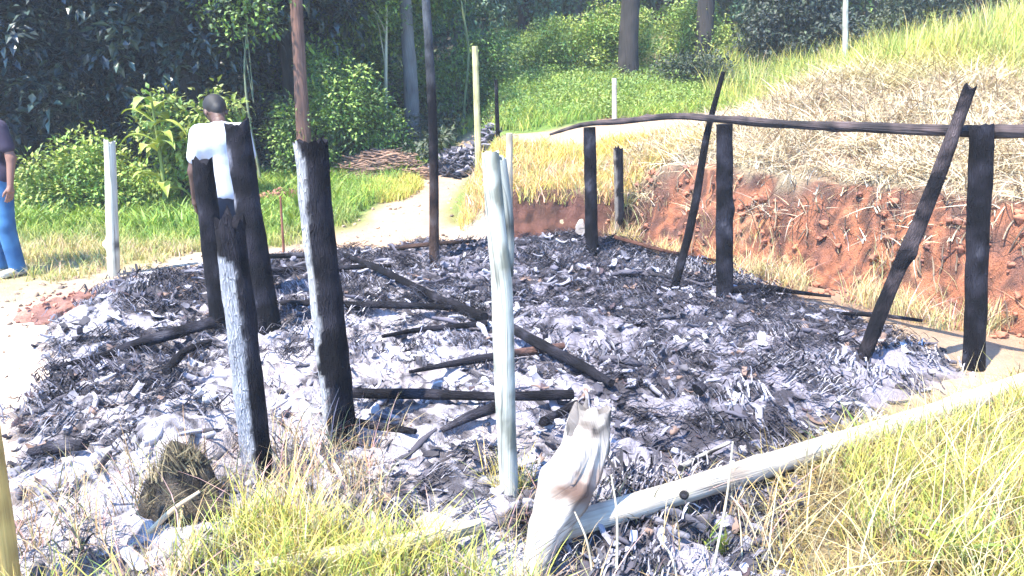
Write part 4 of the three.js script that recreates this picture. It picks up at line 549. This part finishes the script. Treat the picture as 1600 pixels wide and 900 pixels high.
field('bank_straw', strawT, M.straw, 15000, () => { const t = rr(-1.0, 6.5), s = 0.16 + 4.6 * Math.pow(rnd(), 1.25), x = 1.5 + t * ND + s * NX, D = 9.5 - t * NX + s * ND; if (D < 2) return; const n = fbm(x * 1.1, D * 1.1, 190, 3); if (s < 0.46 + 0.35 * n && rnd() < 0.8) return; if (shelfIn(x, D) > 0) return; if (n + 0.5 * fbm(x * 4, D * 4, 191, 2) < -0.12 && rnd() < 0.8) return; const g = sstep(2.0, 3.6, s + 1.5 * n); let c = mix3(mix3([0.72, 0.62, 0.42], [0.22, 0.15, 0.13], rnd() ** 2.6), [0.74, 0.66, 0.52], rnd() * 0.6); c = mix3(c, [0.5, 0.48, 0.12], clamp(g + rr(-0.35, 0.25)) * 0.85); return { x, D, s: rr(0.5, 1.2), c, tilt: 0.6 }; }, 8);
field('bank_foot_grass', nearDry, M.straw, 1500, () => { const t = rr(-0.4, 6), s = rr(-0.42, 0.14), x = 1.5 + t * ND + s * NX, D = 9.5 - t * NX + s * ND; const n = fbm(x * 1.3, D * 1.3, 195, 3); if (n < -0.01 || D < 3) return; return { x, D, s: rr(0.4, 1.0), c: mix3([0.5, 0.42, 0.14], [0.56, 0.46, 0.28], rnd()) }; }, 9);
field('hill_grass', tallT, M.grass, 5200, () => { const t = rr(-5, 9), s = rr(2.4, 10), x = 1.5 + t * ND + s * NX, D = 9.5 - t * NX + s * ND; const n = fbm(x * 0.6, D * 0.6, 198, 3); if (D < 5 || x < 3.5 || shelfIn(x, D) > -0.3 || s < 3.0 - 2 * n + 1.2 * sstep(0, -2, t) || rnd() > 0.35 + sstep(2.8, 4.2, s)) return; return { x, D, s: rr(0.5, 1.05), c: mix3(mix3([0.52, 0.5, 0.1], [0.34, 0.4, 0.07], clamp(rnd() + n)), STRAW, rnd() < 0.25 ? 0.7 : 0) }; }, 10);

field('dry_stalks', [tuft(3, 0.62, 0.007, 0.1, 0.9, 361, ONE), tuft(4, 0.55, 0.006, 0.14, 0.7, 362, ONE)], M.straw, 420, () => { const x = rr(0.9, 3.6), D = rr(2.1, 4.8); if (D > logD(x) - 0.3) return; return { x, D, s: rr(0.6, 1.05), c: mix3([0.62, 0.54, 0.32], [0.46, 0.36, 0.2], rnd()) }; }, 11);
field('near_weeds', broadT, M.leaf, 420, () => { const x = rr(0.8, 3.6), D = rr(1.9, 4.7); if (D > logD(x) - 0.2 || fbm(x * 1.3, D * 1.3, 210, 2) < 0.02) return; return { x, D, s: rr(0.4, 0.9), c: mix3(LIME, [0.16, 0.26, 0.03], rnd()), tilt: 0.3 }; }, 14);
field('pole_tuft', nearDry, M.straw, 16, () => ({ x: rr(-0.12, 0.06), D: rr(3.38, 3.52), s: rr(0.5, 0.9), c: mix3([0.6, 0.5, 0.16], [0.5, 0.48, 0.12], rnd()), y: surf(0, 3.45) - 0.02 }), 16);
field('near_thatch', strawT, M.straw, 2200, () => { const x = rr(0.7, 3.6), D = rr(1.9, 4.9); if (D > logD(x) - 0.1 || ashIn(x, D) > 0.3) return; return { x, D, s: rr(0.3, 0.75), c: mix3([0.4, 0.34, 0.12], [0.2, 0.14, 0.07], rnd()), tilt: 0.5 }; }, 12);
field('ground_litter', [flakeGeo(140), chunkGeo(141), stickGeo(0.1, 0.05, 142)], M.debris, 1300, () => { const r = rnd(), D = r < 0.5 ? rr(8.6, 14) : rr(3.5, 9), x = r < 0.5 ? rr(-3, 0.2) : rr(-4.8, -2.4), e = ashIn(x, D); if (e > 0.05 || e < -1.6 && pathIn(x, D) < 0.05) return; return { x, D, s: rr(0.015, 0.06), c: mix3([0.12, 0.09, 0.07], [0.42, 0.3, 0.2], rnd()), tilt: 1 }; }, 13);
[[[930, 905], [898, 800]], [[964, 890], [955, 742]], [[1062, 905], [1030, 842]], [[1190, 850], [1142, 775]], [[1110, 900], [1145, 690]]].forEach(([f, e], i) => { const a = hit(...f), b = atZ(e[0], e[1], a.z - 0.05); single('dry_stem', limb([a.clone().add(V(0, -0.04, 0)), a.clone().lerp(b, 0.6).add(V(0.012, 0, 0)), b], [0.005, 0.005, 0.003], { color: pale([0.62, 0.54, 0.38]), seg: 6, rows: 16 }), M.straw, ['pale dry stem crossing just beside the broken stump', 'upright dry stem in front of the thick end of the long pale log', 'short dry stem low before the long pale log', 'dry stem by the edge of the near grass below the log', 'tallest dry stem rising past the middle of the long pale log'][i], 'stem', a); });
// ------------------------------------------------------------ people
function field3(bones, k, lo, hi, res, cut) {
  const mc = new MarchingCubes(res, new THREE.MeshBasicMaterial(), false, false, 120000), half = res / 2, sx = (hi.x - lo.x) / res, sy = (hi.y - lo.y) / res, sz = (hi.z - lo.z) / res;
  const B = bones.map((b) => { const [ax, ay, az, bx, by, bz, ra, rb, fz = 1] = b; const dx = bx - ax, dy = by - ay, dz = (bz - az) * fz; return { ax, ay, az, dx, dy, dz, ra, rb, fz, l: dx * dx + dy * dy + dz * dz + 1e-9 }; });
  for (let z = 0; z < res; z++) for (let y = 0; y < res; y++) for (let x = 0; x < res; x++) {
    const X = lo.x + x * sx, Y = lo.y + y * sy, Z = lo.z + z * sz; let d = 9;
    for (const b of B) { const px = X - b.ax, py = Y - b.ay, pz = (Z - b.az) * b.fz; const h = clamp((px * b.dx + py * b.dy + pz * b.dz) / b.l); const ex = px - h * b.dx, ey = py - h * b.dy, ez = pz - h * b.dz; const e = Math.sqrt(ex * ex + ey * ey + ez * ez) - (b.ra + (b.rb - b.ra) * h); const q = clamp(0.5 + 0.5 * (d - e) / k); d = d * (1 - q) + e * q - k * q * (1 - q); }
    if (cut) d = Math.max(d, cut(X, Y, Z));
    mc.field[res * res * z + res * y + x] = -d;
  }
  mc.isolation = 0; mc.update(); const n = mc.count, src = mc.positionArray, pos = new Float32Array(n * 3);
  for (let i = 0; i < n; i++) { pos[i * 3] = lo.x + (src[i * 3] * half + half) * sx; pos[i * 3 + 1] = lo.y + (src[i * 3 + 1] * half + half) * sy; pos[i * 3 + 2] = lo.z + (src[i * 3 + 2] * half + half) * sz; }
  let g = new THREE.BufferGeometry(); g.setAttribute('position', new THREE.BufferAttribute(pos, 3)); g = mergeVertices(g, 1e-5); g.computeVertexNormals(); return g;
}
function person(label, foot, turn, o) {
  const t = thing('person', label, 'person', foot); t.rotation.y = turn; t.scale.setScalar(o.size || 1); t.scale.x *= o.slim || 1;
  const add = (name, g, m, col, uvs = true) => { paint(g, typeof col === 'function' ? col : () => col); const p = g.attributes.position, uv = new Float32Array(p.count * 2); for (let i = 0; i < p.count; i++) { uv[i * 2] = p.getX(i) + p.getZ(i); uv[i * 2 + 1] = p.getY(i); } g.setAttribute('uv', new THREE.BufferAttribute(uv, 2)); const me = shadow(new THREE.Mesh(g, m)); me.name = name; t.add(me); return me; };
  const arms = [], hands = [], legs = [], torso = [[-0.07, 0.96, 0, 0.07, 0.96, 0, 0.125, 0.125, 1.25], [0, 1.0, 0, 0, 1.2, -0.005, 0.13, 0.125, 1.25], [0, 1.2, 0, 0, 1.36, -0.01, 0.13, 0.145, 1.3], [-0.11, 1.34, -0.01, 0.11, 1.34, -0.01, 0.1, 0.1, 1.2], [-0.16, 1.42, -0.015, 0.16, 1.42, -0.015, 0.062, 0.062], [0, 1.42, -0.02, 0, 1.5, 0, 0.075, 0.058]], sleeves = [];
  for (const s of [-1, 1]) {
    const A = o.arm[s < 0 ? 0 : 1], sh = V(s * 0.195, 1.415, -0.01), el = V(s * A[0], A[1], A[2]), wr = V(s * A[3], A[4], A[5]), d = wr.clone().sub(el).normalize();
    arms.push([sh.x, sh.y, sh.z, el.x, el.y, el.z, 0.052, 0.04], [el.x, el.y, el.z, wr.x, wr.y, wr.z, 0.041, 0.027]);
    const m = sh.clone().lerp(el, o.sleeve); sleeves.push([sh.x, sh.y, sh.z, m.x, m.y, m.z, 0.066, 0.066]);
    const side = V(0, 0, 1), fw = d, palm = wr.clone().addScaledVector(fw, 0.05);
    const hb = [[wr.x, wr.y, wr.z, palm.x, palm.y, palm.z + 0.012, 0.026, 0.026], [wr.x, wr.y, wr.z, palm.x, palm.y, palm.z - 0.018, 0.024, 0.024]];
    [[-0.03, 0.055], [-0.011, 0.068], [0.009, 0.072], [0.028, 0.064]].forEach(([w, L]) => { const k0 = palm.clone().addScaledVector(side, w).addScaledVector(fw, 0.028), k1 = k0.clone().addScaledVector(fw, L * 0.55).add(V(-s * 0.006, 0, 0)), k2 = k1.clone().addScaledVector(fw, L * 0.5).add(V(-s * 0.018, 0, 0)); hb.push([k0.x, k0.y, k0.z, k1.x, k1.y, k1.z, 0.0095, 0.0088], [k1.x, k1.y, k1.z, k2.x, k2.y, k2.z, 0.0088, 0.0072]); });
    const t0 = wr.clone().addScaledVector(fw, 0.03).add(V(0, 0, 0.028)), t1 = t0.clone().addScaledVector(fw, 0.035).add(V(-s * 0.008, 0, 0.022)), t2 = t1.clone().addScaledVector(fw, 0.03).add(V(-s * 0.01, 0, 0.004)); hb.push([t0.x, t0.y, t0.z, t1.x, t1.y, t1.z, 0.012, 0.0105], [t1.x, t1.y, t1.z, t2.x, t2.y, t2.z, 0.0105, 0.0085]);
    const c = wr.clone().addScaledVector(fw, 0.09); hands.push(field3(hb, 0.006, c.clone().addScalar(-0.13), c.clone().addScalar(0.13), 64));
    const L = o.leg[s < 0 ? 0 : 1]; legs.push([s * 0.085, 0.92, 0, s * L[0], 0.5, L[1], 0.092, 0.062, 1], [s * L[0], 0.5, L[1], s * L[2], 0.09, L[3], 0.06, 0.044, 1]);
  }
  const tl = o.head || 0, hp = (x, y, z) => { const dy = y - 1.52, dz = z - 0.0; return [x, 1.52 + dy * Math.cos(tl) - dz * Math.sin(tl), dy * Math.sin(tl) + dz * Math.cos(tl)]; }, hb2 = (a, b, ra, rb, fz) => [...hp(...a), ...hp(...b), ra, rb, fz];
  const skull = [hb2([0, 1.665, -0.02], [0, 1.655, 0.012], 0.088, 0.084), hb2([0, 1.61, 0.015], [0, 1.575, 0.04], 0.068, 0.045), hb2([0, 1.625, 0.085], [0, 1.598, 0.106], 0.01, 0.016), hb2([-0.03, 1.665, 0.075], [0.03, 1.665, 0.075], 0.014, 0.014), hb2([-0.02, 1.57, 0.078], [0.02, 1.57, 0.078], 0.01, 0.01), hb2([-0.084, 1.63, -0.01], [-0.086, 1.6, -0.008], 0.018, 0.012, 1.2), hb2([0.084, 1.63, -0.01], [0.086, 1.6, -0.008], 0.018, 0.012, 1.2), [0, 1.46, -0.015, ...hp(0, 1.58, -0.01), 0.056, 0.054]];
  const body = field3([...torso, ...arms, ...legs], 0.03, V(-0.48, 0.0, -0.3), V(0.48, 1.62, 0.32), 110), head = field3(skull, 0.018, V(-0.16, 1.4, -0.16), V(0.16, 1.8, 0.2), 80);
  add('body', mergeGeometries([body, head, ...hands]), M.skin, o.skin);
  add('hair', field3([hb2([0, 1.672, -0.024], [0, 1.665, 0.006], 0.098, 0.092), hb2([0, 1.62, -0.045], [0, 1.59, -0.05], 0.06, 0.05)], 0.02, V(-0.16, 1.45, -0.18), V(0.16, 1.84, 0.2), 56, (x, y, z) => { const c = hp(0, 1.64, 0.045), n = hp(0, 1.64 + 0.05, 0.045 + 0.1); return ((y - c[1]) * -(n[1] - c[1]) * 0 + (z - c[2]) - Math.max(0, y - c[1]) * 0.9) * 0.8; }), M.hair, [0.012, 0.01, 0.009]);
  for (const s of [-1, 1]) { const e = new THREE.SphereGeometry(0.0125, 12, 8); e.translate(...hp(s * 0.032, 1.64, 0.086)); add('eye', e, M.skin, [0.05, 0.04, 0.035]); }
  { const m = new THREE.CapsuleGeometry(0.005, 0.034, 3, 8); m.rotateZ(Math.PI / 2); m.translate(...hp(0, 1.572, 0.089)); add('mouth', m, M.skin, [0.12, 0.045, 0.04]); }
  const wob = (x, y, z) => 0.012 * N3(x * 9, y * 7, z * 9 + o.seed) + 0.008 * N3(x * 22 + y * 9, y * 12 - x * 14, z * 20);
  add('shirt', field3([...torso.map((b) => { const c = [...b]; c[6] += 0.018; c[7] += 0.018; return c; }), ...sleeves, [0, 0.98, 0, 0, 1.1, 0, 0.165, 0.155, 1.25]], 0.03, V(-0.42, 0.8, -0.28), V(0.42, 1.58, 0.28), 90, (x, y, z) => Math.max(o.hem - y + wob(x, y, z), y - 1.495 - 0.25 * Math.max(0, -z - 0.0), ...[-1, 1].map(() => -9)) + wob(x, y, z)), M.cloth, o.shirt);
  add('trousers', field3([torso[0].map((v, i) => i === 6 || i === 7 ? v + 0.012 : v), [0, 1.0, 0, 0, 1.08, 0, 0.14, 0.13, 1.25], ...legs.map((b, i) => { const c = [...b]; c[6] += 0.02; c[7] += i % 2 ? 0.03 : 0.02; return c; })], 0.03, V(-0.36, 0.0, -0.3), V(0.36, 1.14, 0.36), 100, (x, y, z) => Math.max(0.035 - y, y - 1.04) + wob(x, y, z) * 1.2), M.cloth, o.trousers);
  for (const s of [-1, 1]) { const L = o.leg[s < 0 ? 0 : 1], x = s * L[2]; add('shoe', field3([[x, 0.05, L[3] - 0.05, x + s * 0.02, 0.04, L[3] + 0.15, 0.046, 0.038], [x, 0.07, L[3], x, 0.1, L[3], 0.05, 0.048]], 0.02, V(x - 0.14, -0.05, L[3] - 0.16), V(x + 0.14, 0.2, L[3] + 0.26), 40, (X, Y) => -Y), M.cloth, o.shoe); }
  return t;
}
{
  const A = hit(14, 428, land);
  person('person in a dark shirt and blue jeans standing at the meadow edge, arm hanging', A, -0.5, { arm: [[0.25, 1.14, -0.03, 0.27, 0.9, 0.03], [0.27, 1.14, -0.03, 0.31, 0.89, 0.04]], leg: [[0.1, 0.02, 0.11, -0.02], [0.12, 0.03, 0.14, -0.01]], sleeve: 0.62, hem: 0.9, seed: 1, skin: [0.2, 0.095, 0.06], shirt: [0.028, 0.02, 0.04], trousers: (x, y, z) => mix3([0.012, 0.07, 0.19], [0.06, 0.2, 0.38], clamp(0.4 + 1.6 * fbm(x * 4, y * 4, z * 4, 3))), shoe: [0.5, 0.48, 0.46] });
  const B = hit(368, 487, land);
  person('person in a white shirt and dark trousers facing away between the burnt posts', B, Math.PI + 0.55, { arm: [[0.25, 1.14, 0.02, 0.24, 0.93, 0.1], [0.25, 1.14, 0.02, 0.24, 0.93, 0.1]], leg: [[0.1, 0.02, 0.11, -0.02], [0.1, 0.02, 0.12, -0.02]], sleeve: 0.6, hem: 0.93, head: 1.05, size: 1.03, slim: 0.88, seed: 2, skin: [0.09, 0.045, 0.03], shirt: [0.62, 0.61, 0.63], trousers: (x, y, z) => mix3([0.015, 0.018, 0.03], [0.05, 0.06, 0.09], clamp(0.4 + 1.5 * fbm(x * 4, y * 4, z * 4, 3))), shoe: [0.03, 0.025, 0.02] });
}
renderer.render(scene, camera);
